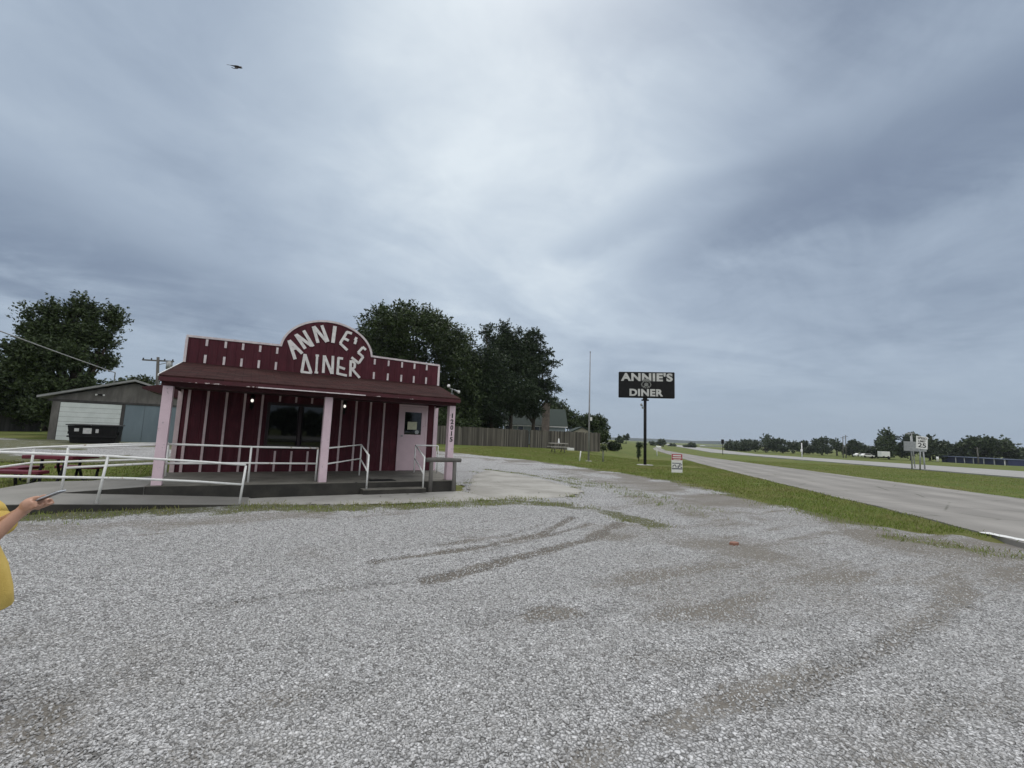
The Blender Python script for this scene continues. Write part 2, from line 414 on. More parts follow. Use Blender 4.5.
def paving_mat(name, c1, c2, crack=.0, scale=1.2, lanes=None):
    m = bpy.data.materials.new(name); m.use_nodes = True; t = NT(m.node_tree); b = m.node_tree.nodes['Principled BSDF']
    P = t.n('ShaderNodeNewGeometry').outputs['Position']
    n1 = t.noise(P, scale, 6, .62); n2 = t.noise(P, 55, 3, .7); n3 = t.noise(P, .25, 3, .5)
    col = t.mix(t.ss(n1, .35, .68), c1, c2)
    col = t.mix(t.m('MULTIPLY', t.ss(n3, .45, .65), .4), col, tuple(x * .72 for x in c2))
    col = t.mix(.22, col, t.mix(n2, tuple(x * .4 for x in c1), tuple(min(1, x * 1.5) for x in c1)))
    if lanes:
        sv = t.vm('DOT_PRODUCT', t.vm('SUBTRACT', P, tuple(CAM)), (RN[0], RN[1], 0.0)); tv_ = t.vm('DOT_PRODUCT', P, (RD[0], RD[1], 0.0))
        mpl = t.n('ShaderNodeCombineXYZ'); t.l(t.m('MULTIPLY', sv, 1.6), mpl.inputs[0]); t.l(t.m('MULTIPLY', tv_, .05), mpl.inputs[1])
        nl = t.noise(mpl.outputs[0], 1.0, 5, .6)
        wp_ = t.m('ABSOLUTE', t.m('SINE', t.m('ADD', t.m('MULTIPLY', sv, math.pi / lanes), t.m('MULTIPLY', nl, .8))))
        col = t.mix(t.m('MULTIPLY', t.ss(wp_, .35, .95), .30), col, tuple(x * .62 for x in c2))
        col = t.mix(t.m('MULTIPLY', t.ss(nl, .5, .72), .35), col, tuple(x * .70 for x in c2))
        jf = t.m('ABSOLUTE', t.m('SUBTRACT', t.m('FRACT', t.m('DIVIDE', tv_, 6.1)), .5))
        col = t.mix(t.m('MULTIPLY', t.m('SUBTRACT', 1.0, t.ss(jf, .0, .010)), .55), col, (.06, .058, .052))
    if crack:
        vo = t.n('ShaderNodeTexVoronoi'); vo.feature = 'DISTANCE_TO_EDGE'; vo.inputs['Scale'].default_value = crack
        wv = t.vm('ADD', P, t.vm('MULTIPLY', t.n('ShaderNodeTexNoise', i_Scale=3.0, i_Detail=5.0).outputs['Color'], (.35, .35, 0))); t.l(wv, vo.inputs['Vector'])
        col = t.mix(t.m('MULTIPLY', t.m('SUBTRACT', 1.0, t.ss(vo.outputs[0], .0, .016)), t.m('MULTIPLY', t.ss(n1, .45, .62), .7)), col, (.055, .058, .036))
    t.l(col, b.inputs['Base Color']); b.inputs['Roughness'].default_value = .88; b.inputs['Specular IOR Level'].default_value = .25
    bp = t.n('ShaderNodeBump'); bp.inputs['Strength'].default_value = .3; bp.inputs['Distance'].default_value = .01
    t.l(t.m('ADD', n2, n1), bp.inputs['Height']); t.l(bp.outputs[0], b.inputs['Normal'])
    return m


M_GRASS = ground_grass_mat(); M_GRAVEL = gravel_mat(); M_STONE = stone_mat()
M_ROAD = paving_mat('worn_pale_asphalt', (.285, .272, .254), (.235, .224, .208), .35, .5, 1.75)
M_HWY = paving_mat('pale_concrete_highway', (.36, .355, .345), (.30, .295, .285), 0, .3, 1.8)
M_WALK = paving_mat('cracked_concrete', (.40, .39, .365), (.28, .27, .25), .9, 1.3)
M_APRON = paving_mat('weathered_concrete_drive', (.36, .35, .325), (.24, .232, .208), .8, 1.0)
M_RAMP = paving_mat('brushed_concrete', (.265, .258, .240), (.20, .195, .180), 0, 1.4)
M_PORCH = mat('stained_porch_concrete', (.20, .19, .165), (.11, .105, .088), 1.6, .85, .2, stains=((.035, .032, .028), 2.2, .62))
M_RISER = mat('dark_concrete', (.050, .047, .041), (.022, .021, .019), 2.0, .85, .2)  # mottled dark concrete for the porch base, step and ramp side faces
M_SIDING = siding_mat()
M_PINK = mat('pale_pink_paint', (.68, .53, .585), (.60, .46, .51), 2.2, .55, .12, stains=((.42, .33, .36), 6.0, .60))
M_DPINK = mat('door_pink_paint', (.64, .49, .53), (.57, .43, .47), 1.5, .5, .05, stains=((.42, .22, .24), 3.2, .69))
M_BATTEN = mat('dusty_pink_batten', (.62, .50, .51), (.51, .40, .41), 5, .6, .15)
M_CREAM = mat('flaking_white_trim', (.70, .64, .64), (.52, .44, .46), 6, .65, .2, stains=((.20, .10, .10), 9, .66))
M_LETTER = mat('grey_white_letter_board', (.80, .78, .76), (.62, .60, .58), 7, .65, .15, stains=((.24, .20, .19), 10, .68))
M_FASCIA = peel_mat('flaking_red_fascia', (.066, .009, .015), (.45, .38, .37), 2.345, 2.40, 1.5)
M_DKRED = mat('dark_red_board', (.055, .008, .013), (.036, .006, .009), 3, .65, .15)
M_SOFFIT = mat('dark_red_soffit', (.045, .012, .014), (.03, .010, .011), 3, .7, .1)  # dark red in two mixed tones for the porch soffit
M_SHINGLE = shingle_mat('brown_red_shingle', (.060, .024, .023), (.030, .014, .013), (.009, .005, .005))
M_GLASS = bpy.data.materials.new('dark_window_glass'); M_GLASS.use_nodes = True
_b = M_GLASS.node_tree.nodes['Principled BSDF']; _b.inputs['Base Color'].default_value = (.006, .007, .008, 1); _b.inputs['Roughness'].default_value = .03; _b.inputs['Specular IOR Level'].default_value = .5
M_BLACK = mat('black_metal', (.011, .011, .012), (.007, .007, .008), 5, .6, .05, spec=.2)
M_WHITE = mat('white_pipe_paint', (.82, .82, .80), (.72, .72, .70), 6, .45, .05, stains=((.40, .31, .22), 7, .62))
M_OLDWOOD = mat('grey_weathered_timber', (.150, .143, .132), (.085, .080, .073), 3, .9, .5, stretch=(1, 1, .3), fine=45)
M_FENCE = mat('grey_fence_board', (.125, .114, .097), (.068, .062, .052), 1.6, .9, .3, stretch=(2.2, 2.2, .15), fine=20)
M_DFENCE = mat('dark_fence_board', (.060, .058, .056), (.038, .036, .035), 1.6, .9, .3, stretch=(2.2, 2.2, .15), fine=20)
M_STEEL = mat('galvanised_steel', (.36, .37, .37), (.27, .28, .28), 5, .45, .05, metal=.6)
M_BARK = mat('tree_bark', (.060, .048, .036), (.034, .027, .021), 3, .95, .6, stretch=(2, 2, .4))
M_BULB = emit('lit_bulb', (1.0, .96, .88), 1.0)
M_BULBOFF = mat('frosted_floodlight_glass', (.70, .70, .68), (.6, .6, .58), 8, .3, 0)
M_PAPER = mat('yellowed_paper_notice', (.55, .55, .40), (.48, .48, .36), 12, .7, 0)
M_WPANEL = mat('white_sheet', (.78, .78, .76), (.70, .70, .68), 5, .5, .03)
M_INK = mat('black_ink', (.022, .022, .024), (.016, .016, .017), 5, .6, 0)



def board_tone(m, amt):
    """each board has weathered to a tone of its own"""
    t = NT(m.node_tree); b = m.node_tree.nodes['Principled BSDF']; src = b.inputs['Base Color'].links[0].from_socket
    g = t.n('ShaderNodeNewGeometry'); k = t.m('ADD', 1.0 - amt * .55, t.m('MULTIPLY', g.outputs['Random Per Island'], amt))
    cc = t.n('ShaderNodeCombineColor'); [t.l(k, cc.inputs[i]) for i in range(3)]
    t.l(t.mix(1.0, src, cc.outputs[0], 'MULTIPLY'), b.inputs['Base Color'])


board_tone(M_FENCE, 1.0); board_tone(M_DFENCE, .6)

# ------------------------------------------------------------------ ground sheet
LOT_R = [(13.5, -8.25), (12.3, -7.9), (12.36, -6.83), (14.07, -3.75), (16.2, -0.6), (17.3, 1.4), (17.75, 3.96), (18.6, 8.0), (18.55, 11.44), (17.6, 14.4), (16.40, 16.79), (15.3, 20.5), (14.7, 24.0)]
LOT = [tuple(TS(-4, -7.0)), tuple(TS(10.7, -7.6))] + LOT_R + [(10, 26), (7.2, 12), (6.99, 6), (6.99, 1.0), (6.2, -0.7), (1.8, -0.7), (-2.6, -1.0), (-20, -1.0), (-20, -22), tuple(TS(-9, -7.0))]
DRIVE = [(-14, 10.5), (-6.0, 9.0), (-1.0, 8.2), (-.3, 12), (-.4, 21), (-2.5, 23.6), (-8.3, 23.8), (-9.5, 24.5), (-22, 23.0), (-22, 14)]


def inside(poly, X, Y):
    r = np.zeros(X.shape, bool); n = len(poly)
    for i in range(n):
        (x0, y0), (x1, y1) = poly[i], poly[(i + 1) % n]
        if y0 == y1: continue
        c = ((y0 > Y) != (y1 > Y)) & (X < (x1 - x0) * (Y - y0) / (y1 - y0) + x0); r ^= c
    return r


def pdist(pts, X, Y, closed=False):
    d = np.full(X.shape, 1e9); n = len(pts)
    for i in range(n if closed else n - 1):
        (x0, y0), (x1, y1) = pts[i][:2], pts[(i + 1) % n][:2]
        L = (x1 - x0) ** 2 + (y1 - y0) ** 2 + 1e-12; u = np.clip(((X - x0) * (x1 - x0) + (Y - y0) * (y1 - y0)) / L, 0, 1)
        d = np.minimum(d, np.hypot(X - x0 - u * (x1 - x0), Y - y0 - u * (y1 - y0)))
    return d


def vnoise(X, Y, s, seed=0):
    """value noise"""
    def h(i, j):
        a = np.sin(i * 127.1 + j * 311.7 + seed * 74.7) * 43758.5453; return a - np.floor(a)
    x, y = X * s, Y * s; i, j = np.floor(x), np.floor(y); u, v = x - i, y - j; u, v = u * u * (3 - 2 * u), v * v * (3 - 2 * v)
    return (h(i, j) * (1 - u) + h(i + 1, j) * u) * (1 - v) + (h(i, j + 1) * (1 - u) + h(i + 1, j + 1) * u) * v


def fnoise(X, Y, s, seed=0): return vnoise(X, Y, s, seed) * .55 + vnoise(X, Y, s * 2.1, seed + 3) * .3 + vnoise(X, Y, s * 4.3, seed + 7) * .15


def mesh_np(name, V, Fc, mat, smooth=False, attrs=None):
    me = bpy.data.meshes.new(name); me.from_pydata(V.tolist() if isinstance(V, np.ndarray) else V, [], Fc.tolist() if isinstance(Fc, np.ndarray) else Fc); me.update()
    if smooth: me.polygons.foreach_set('use_smooth', np.ones(len(me.polygons), bool))
    for k, a in (attrs or {}).items():
        at_ = me.attributes.new(k, 'FLOAT', 'POINT'); at_.data.foreach_set('value', np.asarray(a, np.float32))
    return link(name, me, mat)


def ground_sheet():
    def g(xs, ys, hole=None):
        X, Y = np.meshgrid(xs, ys, indexing='ij')
        Z = H(X, Y)
        for poly in (LOT, DRIVE):
            ins = inside(poly, X, Y); d = pdist(poly, X, Y, True); Z = Z - np.where(ins, np.clip(d - .35, 0, .4) * .35, 0)
        # verge drops a little under the roads
        dx, dy = X - CAM[0], Y - CAM[1]; s = dx * RN[0] + dy * RN[1]
        Z = Z - np.where((s < -6.4) & (s > -10), .05, 0) - np.where((s < -30.3) & (s > -49.6), .12, 0)
        Z = Z + (fnoise(X, Y, .35, 5) - .5) * .06 * sstep(14, 25, np.hypot(dx, dy))
        return X, Y, Z
    xs = np.concatenate([-np.geomspace(5000, 26, 34), np.arange(-25, 46, .5), np.geomspace(46.5, 90, 60), np.geomspace(92, 8000, 50)])
    ys = np.concatenate([-np.geomspace(3000, 26, 24), np.arange(-25, 46, .5), np.geomspace(46.5, 90, 50), np.geomspace(92, 8000, 50)])
    X, Y, Z = g(xs, ys); n, m = X.shape
    idx = np.arange(n * m).reshape(n, m)
    Fc = np.stack([idx[:-1, :-1], idx[1:, :-1], idx[1:, 1:], idx[:-1, 1:]], -1).reshape(-1, 4)
    o = mesh_np('ground', np.stack([X, Y, Z], -1).reshape(-1, 3), Fc, M_GRASS, True); tag(o, kind='structure')


ground_sheet()


def sheet(name, poly, step, mat, dz=.012, edge=0.0, seed=1, zf=None, attrs=None):
    """fine sheet over the ground, clipped to a polygon whose edge wanders by `edge`"""
    P = np.array(poly); x0, y0 = P.min(0) - 1; x1, y1 = P.max(0) + 1
    xs, ys = np.arange(x0, x1, step), np.arange(y0, y1, step); X, Y = np.meshgrid(xs, ys, indexing='ij')
    X = X + (vnoise(X, Y, 3.1, seed) - .5) * step * .5; Y = Y + (vnoise(X, Y, 3.7, seed + 9) - .5) * step * .5
    sd_ = np.where(inside(poly, X, Y), 1, -1) * pdist(poly, X, Y, True) + (fnoise(X, Y, .8, seed) - .5) * 2 * edge + (fnoise(X, Y, 3.5, seed + 1) - .5) * edge
    Z = (H(X, Y) if zf is None else zf(X, Y)) + dz - .03 * (1 - sstep(0, .25, sd_))
    keep = sd_ > -.02; n, m = X.shape; idx = np.arange(n * m).reshape(n, m)
    q = np.stack([idx[:-1, :-1], idx[1:, :-1], idx[1:, 1:], idx[:-1, 1:]], -1).reshape(-1, 4)
    kf = keep.reshape(-1); q = q[kf[q].all(1)]; used = np.unique(q); mp = np.full(n * m, -1); mp[used] = np.arange(len(used))
    V = np.stack([X, Y, Z], -1).reshape(-1, 3)[used]
    A = {k: f(V[:, 0], V[:, 1]) for k, f in (attrs or {}).items()}
    o = mesh_np(name, V, mp[q], mat, True, A); return tag(o, kind='structure')


TRACKS = [([(372, 563), (420, 556), (480, 548), (540, 535), (572, 518)], .075, 1.0), ([(430, 581), (480, 570), (540, 553), (590, 540), (620, 523)], .12, 1.15),
          ([(480, 553), (530, 541), (590, 524)], .06, .75), ([(440, 546), (500, 538), (545, 524)], .05, .6),
          ([(560, 775), (640, 735), (740, 702), (830, 672), (890, 646), (935, 618), (958, 598)], .14, .70), ([(957, 605), (962, 578)], .18, .8),
          ([(215, 607), (330, 590), (470, 578)], .10, .5), ([(-10, 690), (30, 700), (45, 760)], .16, .5), ([(545, 617), (575, 616)], .16, 1.0),
          ([(480, 628), (560, 618), (640, 612), (760, 616), (880, 610)], .15, .45), ([(690, 612), (740, 616)], .20, .7), ([(700, 585), (800, 590), (900, 600)], .2, .5), ([(760, 622), (850, 618), (930, 622)], .2, .5),
          ([(880, 560), (960, 580), (1040, 600)], .25, .45), ([(740, 575), (860, 570), (985, 585)], .14, .45), ([(640, 668), (730, 655)], .15, .5), ([(-60, 528), (60, 530), (180, 524), (300, 516)], .55, .62), ([(900, 720), (1040, 700)], .2, .5), ([(180, 760), (250, 700), (330, 690)], .16, .45)]
TRACKS = [([tuple(at(*q)[:2]) for q in pl], w, a) for pl, w, a in TRACKS]
WEEDS = [([(-2.5, -1.35), (1.5, -1.5), (4.2, -1.95), (6.7, -2.15)], .42, 1.15), ([tuple(at(*q)[:2]) for q in ((505, 503), (560, 505), (610, 513), (655, 526))], .30, .95),
         ([tuple(at(*q)[:2]) for q in ((480, 470), (520, 474), (590, 487))], .14, .7), ([tuple(at(*q)[:2]) for q in ((900, 540), (960, 550), (1010, 556))], .35, .75),
         ([tuple(at(*q)[:2]) for q in ((560, 478), (610, 486), (660, 503), (700, 512))], .5, .45)]


def f_dirt(X, Y):
    r = np.zeros(X.shape)
    for pl, w, a in TRACKS:
        d = pdist(pl, X, Y) + (fnoise(X, Y, 2.2, 11) - .5) * w * 1.6; r = np.maximum(r, a * (1 - sstep(w * .35, w * 1.5, d)))
    d = pdist(LOT_R, X, Y); r = np.maximum(r, .75 * (1 - sstep(1.5, 7.0, d)) * sstep(.34, .60, fnoise(X, Y, .55, 71)))
    r = np.maximum(r, .55 * sstep(.52, .70, fnoise(X, Y, .28, 77)))
    # packed fines near the road mouth
    d = np.hypot(X - 11.5, Y + 7.0); return np.maximum(r, .55 * (1 - sstep(1.0, 5.5, d)) * (.4 + fnoise(X, Y, .9, 79)))


def f_rut(X, Y):
    r = np.zeros(X.shape)
    for pl, w, a in TRACKS[:4]:
        d = pdist(pl, X, Y) + (fnoise(X, Y, 2.2, 11) - .5) * w * 1.2; r = np.maximum(r, a * (1 - sstep(w * .35, w * 1.3, d)))
    return r


def f_weed(X, Y):
    r = np.zeros(X.shape)
    for pl, w, a in WEEDS:
        d = pdist(pl, X, Y) + (fnoise(X, Y, 1.5, 21) - .5) * w * 1.9; r = np.maximum(r, a * (1 - sstep(w * .25, w * 1.9, d)) * (.35 + 1.1 * fnoise(X, Y, 1.9, 27)))
    d = pdist(LOT_R[2:], X, Y) + (fnoise(X, Y, .9, 23) - .5) * 1.2
    return np.maximum(r, .9 * (1 - sstep(.1, 1.1, d)))


def lot_z(X, Y): return H(X, Y) + (fnoise(X, Y, .45, 31) - .5) * .05 - .022 * np.clip(f_dirt(X, Y), 0, 1) - .06 * sstep(5.4, 6.2, -((X - CAM[0]) * RN[0] + (Y - CAM[1]) * RN[1]))


sheet('gravel_lot', LOT, .11, M_GRAVEL, .02, .35, 2, lot_z, {'dirt': f_dirt, 'weed': f_weed, 'rut': f_rut})
sheet('gravel_drive', DRIVE, .4, M_GRAVEL, .02, .6, 4, None, {'dirt': lambda X, Y: .55 * fnoise(X, Y, .4, 3), 'weed': lambda X, Y: .9 * (1 - sstep(.2, 1.8, pdist(DRIVE, X, Y, True))) + .8 * (fnoise(X, Y, .3, 8) > .48)})
APRON = [tuple(at(*q)[:2]) for q in ((464, 500), (470, 476), (484, 470), (500, 472), (520, 475), (545, 480), (572, 487), (590, 492.5), (575, 497), (540, 499.5), (505, 500))]
sheet('concrete_drive', APRON, .12, M_APRON, .045, .10, 6)
sheet('concrete_walk', [(1.5, -.2), (1.5, -1.15), (3.5, -1.72), (5.2, -1.92), (6.65, -1.92), (6.62, -1.0), (6.45, -.2)], .08, M_WALK, .05, .05, 7)


def strip(name, t0, t1, e0, e1, mat, dz, rag=0.0):
    """a road along the road direction; e0, e1 give the offset of each edge along its length"""
    ts = np.concatenate([np.arange(t0, 0, 2.0), np.arange(0, 60, .25), np.arange(60, 300, 3.0), np.arange(300, t1, 60.0)]); V = []; Fc = []
    for i, t in enumerate(ts):
        j0, j1 = [(float(fnoise(np.float64(t), np.float64(k * 9.0), .9, 13 + k)) - .5) * rag for k in (0, 1)]
        ss_ = (e0(t) + j0, e1(t) + j1)
        for d_ in (dz, -.25):
            for s in ss_:
                x, y = TS(t, s); V.append((x, y, hz(x, y) + d_))
        if i:
            a, b = 4 * (i - 1), 4 * i
            Fc += [(a, a + 1, b + 1, b), (a, b, b + 2, a + 2), (a + 1, a + 3, b + 3, b + 1)]
    return tag(mesh_np(name, V, Fc, mat), kind='structure')


strip('frontage_road', -60, 2400, ROAD0, lambda t: float(np.interp(t, [0, 21, 85, 200], [-13.9, -13.3, -10.3, -10.3])), M_ROAD, .03, .22)
strip('highway', -160, 2400, lambda t: -30.0, lambda t: -50.0, M_HWY, .10)
# short worn white line where the lot meets the road, and the asphalt mouth beside it
p = [at(983, 534.0), at(1030, 543.5)]
dv = (p[1] - p[0]); dv /= np.linalg.norm(dv); nv = np.array([-dv[1], dv[0], 0])
V = []
for k in range(9):
    c = p[0] + (p[1] - p[0]) * k / 8
    for s in (-1, 1): V.append(c + nv * s * (.11 + .02 * math.sin(k * 2.1 + s)) + np.array([0, 0, .037]))
tag(mesh_np('edge_line', np.array(V), np.array([(2 * i, 2 * i + 1, 2 * i + 3, 2 * i + 2) for i in range(8)]), M_WPANEL), kind='structure')

# distant hills
def hills():
    V = []; Fc = []
    for i in range(140):
        az = -20 + i * 1.0; d = 2600 + 300 * math.sin(i * .21)
        x, y = CAM[0] + d * math.sin(rad(az)), CAM[1] + d * math.cos(rad(az)); h = 16 + 6 * math.sin(i * .37) * math.sin(i * .13 + 1) + 1.2 * random.Random(i).random()
        V += [(x, y, -4), (x * 1.01, y * 1.01, h), (x * 1.3, y * 1.3, h + 5), (x * 1.3, y * 1.3, -4)]
        if i:
            a, b = 4 * (i - 1), 4 * i; Fc += [(a, b, b + 1, a + 1), (a + 1, b + 1, b + 2, a + 2), (a + 2, b + 2, b + 3, a + 3)]
    o = mesh_np('hills', V, Fc, mat('hazy_wooded_hills', (.045, .062, .055), (.035, .05, .045), .01, .95, 0)); tag(o, kind='structure')  # distance haze is put into the colour as a bluish dark green


hills()

# ------------------------------------------------------------------ the diner
D = 2.954; X0, X1 = -.11, 6.90; YB = 9.2
diner = thing('diner', (3.4, 3.0, 0), 'dark red board diner with pink trim and an arched false front lettered ANNIE\'S DINER', 'diner')
MB().box(X0, X1, D, YB, .02, 3.05).build('wall', M_SIDING, diner)
# porch slab and step
MB().prism([(-.16, -.10), (6.30, -.20), (6.98, D - .004), (-.16, D - .004)], lambda x, y: (x, y, .286), lambda x, y: (x, y, .296)).build('porch_floor', M_PORCH, diner)
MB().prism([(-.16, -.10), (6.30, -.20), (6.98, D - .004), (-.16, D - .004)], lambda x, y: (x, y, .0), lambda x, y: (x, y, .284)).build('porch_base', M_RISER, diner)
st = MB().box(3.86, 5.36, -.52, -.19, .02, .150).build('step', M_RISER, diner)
MB().box(3.86, 5.36, -.522, -.188, .150, .162).build('tread', M_PORCH, st)
for x in (0.0, 3.04, 6.18):
    po = MB().box(x - .085, x + .085, -.01, .16, .296, 2.262).build('post', M_PINK, diner, .006)
    if x > 6: num_post = po
MB().box(-.12, 6.27, .0, .15, 2.262, 2.36).build('beam', M_DKRED, diner)


def text_mesh(body, size, depth, offset=0.0, spacing=1.0, xs=1.0):
    c = bpy.data.curves.new('lettering', 'FONT'); c.body = body; c.size = size; c.extrude = depth; c.offset = offset; c.space_character = spacing
    c.align_x = 'CENTER'; c.align_y = 'CENTER'; c.resolution_u = 6
    o = bpy.data.objects.new('lettering', c); COL.objects.link(o); dg = bpy.context.evaluated_depsgraph_get(); dg.update()
    me = bpy.data.meshes.new_from_object(o.evaluated_get(dg)); bpy.data.objects.remove(o); bpy.data.curves.remove(c)
    co = np.array([v.co for v in me.vertices]); return me, co


def put_text(body, height, width, center, ux, uz, mat, parent, name='lettering', depth=.004, offset=0.0, spacing=1.0):
    """text as a thin solid: width along ux, height along uz"""
    me, co = text_mesh(body, 1.0, .5, offset, spacing)
    mn, mx = co.min(0), co.max(0); c = (mn + mx) / 2; sx, sy = width / (mx[0] - mn[0]), height / (mx[1] - mn[1])
    ux, uz = np.array(ux, float), np.array(uz, float); nn = np.cross(ux, uz); o0 = np.array(ORG[parent.name])
    for v, p_ in zip(me.vertices, co):
        q = np.array(center) + ux * (p_[0] - c[0]) * sx + uz * (p_[1] - c[1]) * sy + nn * p_[2] * 2 * depth; v.co = q - o0
    me.name = name; me.materials.clear(); return link(name, me, mat, parent)


# house number down the right post
for i, ch in enumerate('12015'):
    zc = 1.995 - i * .158
    put_text(ch, .125, .03 if ch == '1' else .082, (6.18, -.0135, zc), (1, 0, 0), (0, 0, 1), M_INK, num_post, 'house_number', .003, .03)
# roof
RZ0, RZ1 = 2.452, 3.112
top = [(-.134, -.30, RZ0), (6.27, -.30, RZ0), (6.87, D, RZ1), (-.10, D, RZ1)]
th = .03
rf = MB().add([(x, y, z - th) for x, y, z in top] + top, [(3, 2, 1, 0), (4, 5, 6, 7), (0, 1, 5, 4), (1, 2, 6, 5), (2, 3, 7, 6), (3, 0, 4, 7)]).build('porch_roof', M_SHINGLE, diner)
MB().box(-.134, 6.27, -.298, -.262, 2.336, RZ0 - th - .002).build('fascia', M_FASCIA, rf)
MB().box(1.56, 3.80, -.312, -.3, 2.334, 2.356).build('drip_edge', M_CREAM, rf)
MB().box(-.120, 6.26, -.258, D - .002, 2.40, 2.415).build('soffit', M_SOFFIT, rf)
for tri, nm in ((((-.128, -.26, 2.34), (-.128, -.26, RZ0 - th), (-.098, D, RZ1 - th), (-.098, D, 2.34)), 'rake_board'), (((6.262, -.26, 2.34), (6.262, -.26, RZ0 - th), (6.86, D, RZ1 - th), (6.86, D, 2.34)), 'rake_board')):
    MB().add(list(tri) + [(x - .02 if x > 3 else x + .02, y, z) for x, y, z in tri], [(0, 1, 2, 3), (7, 6, 5, 4), (0, 4, 5, 1), (1, 5, 6, 2), (2, 6, 7, 3), (3, 7, 4, 0)]).build(nm, M_DKRED, rf)
MB().add([(-.15, -.31, 2.425), (-.15, -.31, 2.462), (-.115, D, 3.122), (-.115, D, 3.085), (-.136, -.31, 2.425), (-.136, -.31, 2.462), (-.101, D, 3.122), (-.101, D, 3.085)],
         [(0, 1, 2, 3), (7, 6, 5, 4), (0, 4, 5, 1), (1, 5, 6, 2), (2, 6, 7, 3), (3, 7, 4, 0)]).build('drip_edge', M_WHITE, rf)
MB().add([(-.11, 3.3, 2.60), (-.11, 5.6, 2.60), (-.92, 5.6, 2.42), (-.92, 3.3, 2.42), (-.11, 3.3, 2.16), (-.11, 5.6, 2.16), (-.92, 5.6, 2.37), (-.92, 3.3, 2.37)],
         [(0, 1, 2, 3), (7, 6, 5, 4), (0, 4, 5, 1), (1, 5, 6, 2), (2, 6, 7, 3), (3, 7, 4, 0)]).build('side_awning', M_DKRED, diner)
# false front with the arch
AC, = (3.34,); arch = []
for i in range(0, 33):
    a = math.pi - math.pi * i / 32; arch.append((3.345 + 1.285 * math.cos(a), 3.745 + .985 * math.sin(a)))
outer = [(-.10, 3.06), (-.10, 3.80)] + arch + [(6.87, 3.80), (6.87, 3.06)]
outer = [(x, max(z, 3.06)) for x, z in outer]; outer = [q for i, q in enumerate(outer) if not (2 <= i <= 34 and q[1] < 3.79)]
par = MB().prism(outer, lambda x, z: (x, D - .06, z), lambda x, z: (x, D + .06, z)).build('false_front', M_SIDING, diner)
prof = outer[1:-1]


def trim_along(pts, w, y0, y1):
    mb = MB(); P = [Vector((x, 0, z)) for x, z in pts]; L = []
    for i in range(len(P)):
        a = (P[i] - P[max(i - 1, 0)]).normalized() if i else (P[1] - P[0]).normalized(); b = (P[min(i + 1, len(P) - 1)] - P[i]).normalized() if i < len(P) - 1 else a
        n1 = Vector((a.z, 0, -a.x)); n2 = Vector((b.z, 0, -b.x)); n = (n1 + n2); n = n.normalized() if n.length > .1 else n1
        k = 1 / max(.5, n.dot(n1)); L.append((P[i] + n * .012 * -1, P[i] + n * w * k))
    for (a0, b0), (a1, b1) in zip(L[:-1], L[1:]):
        vs = [(q.x, y, q.z) for y in (y0, y1) for q in (a0, b0, b1, a1)]
        mb.add(vs, [(0, 1, 2, 3), (7, 6, 5, 4), (0, 4, 5, 1), (1, 5, 6, 2), (2, 6, 7, 3), (3, 7, 4, 0)])
    return mb


trim_along(prof, .045, D - .085, D + .08).build('cap_trim', M_CREAM, par)
MB().box(-.112, -.055, D - .085, D - .061, 3.10, 3.75).build('corner_trim', M_CREAM, par)
MB().box(6.815, 6.882, D - .085, D - .061, 3.10, 3.75).build('corner_trim', M_CREAM, par)
for x in (.35, .77, 1.17, 1.58, 2.0, 4.715, 5.15, 5.585, 6.0, 6.42):
    MB().box(x - .027, x + .027, D - .078, D - .0605, 3.575, 3.75).build('batten', M_CREAM, par)
    MB().box(x - .027, x + .027, D - .078, D - .0605, 3.118, 3.335).build('batten', M_CREAM, par)


def strokes(segs, w, y0=D - .085, y1=D - .062):
    mb = MB()
    for k, ((ax, az), (bx, bz)) in enumerate(segs):
        a, b = Vector((ax, 0, az)), Vector((bx, 0, bz)); d = (b - a).normalized(); n = Vector((d.z, 0, -d.x)) * w / 2
        yy = y0 - .0025 * k; q = [a + n, a - n, b - n, b + n]
        mb.add([(v.x, yy, v.z) for v in q] + [(v.x, y1, v.z) for v in q], [(0, 1, 2, 3), (7, 6, 5, 4), (0, 4, 5, 1), (1, 5, 6, 2), (2, 6, 7, 3), (3, 7, 4, 0)])
    return mb


def c3(x, y):
    d = ray(250 + x / 7.314, 310 + y / 7.314); k = (D - .08 - CAM[1]) / d[1]; P = CAM + d * k; return (P[0], P[2])


def word(letters):
    for segs, w in letters:
        strokes([(c3(*a), c3(*b)) for a, b in segs], w).build('letter', M_LETTER, par)


word([([((285, 222), (330, 360)), ((287, 222), (382, 318)), ((308, 285), (345, 275))], .085),
      ([((333, 178), (405, 283)), ((338, 180), (450, 262)), ((392, 150), (462, 266))], .085),
      ([((463, 120), (498, 240)), ((467, 120), (562, 234)), ((525, 112), (570, 232))], .085),
      ([((622, 118), (606, 240))], .10),
      ([((712, 158), (660, 243)), ((708, 160), (746, 172)), ((686, 206), (722, 224)), ((657, 242), (712, 294))], .075),
      ([((780, 200), (768, 222)), ((776, 220), (766, 248))], .075),
      ([((848, 292), (824, 270)), ((826, 272), (790, 312)), ((790, 310), (828, 344)), ((828, 342), (796, 388)), ((798, 392), (742, 346))], .07),
      ([((402, 322), (378, 456)), ((372, 452), (452, 464)), ((402, 324), (447, 460))], .075),
      ([((492, 332), (484, 458)), ((480, 332), (504, 334)), ((472, 455), (498, 459))], .06),
      ([((543, 332), (536, 460)), ((545, 334), (598, 466)), ((607, 336), (602, 468))], .072),
      ([((648, 346), (640, 470)), ((645, 350), (680, 356)), ((645, 414), (694, 432)), ((636, 464), (708, 480))], .07),
      ([((738, 368), (733, 486)), ((740, 370), (768, 388)), ((768, 388), (764, 424)), ((764, 424), (738, 430)), ((746, 432), (802, 496))], .07)])
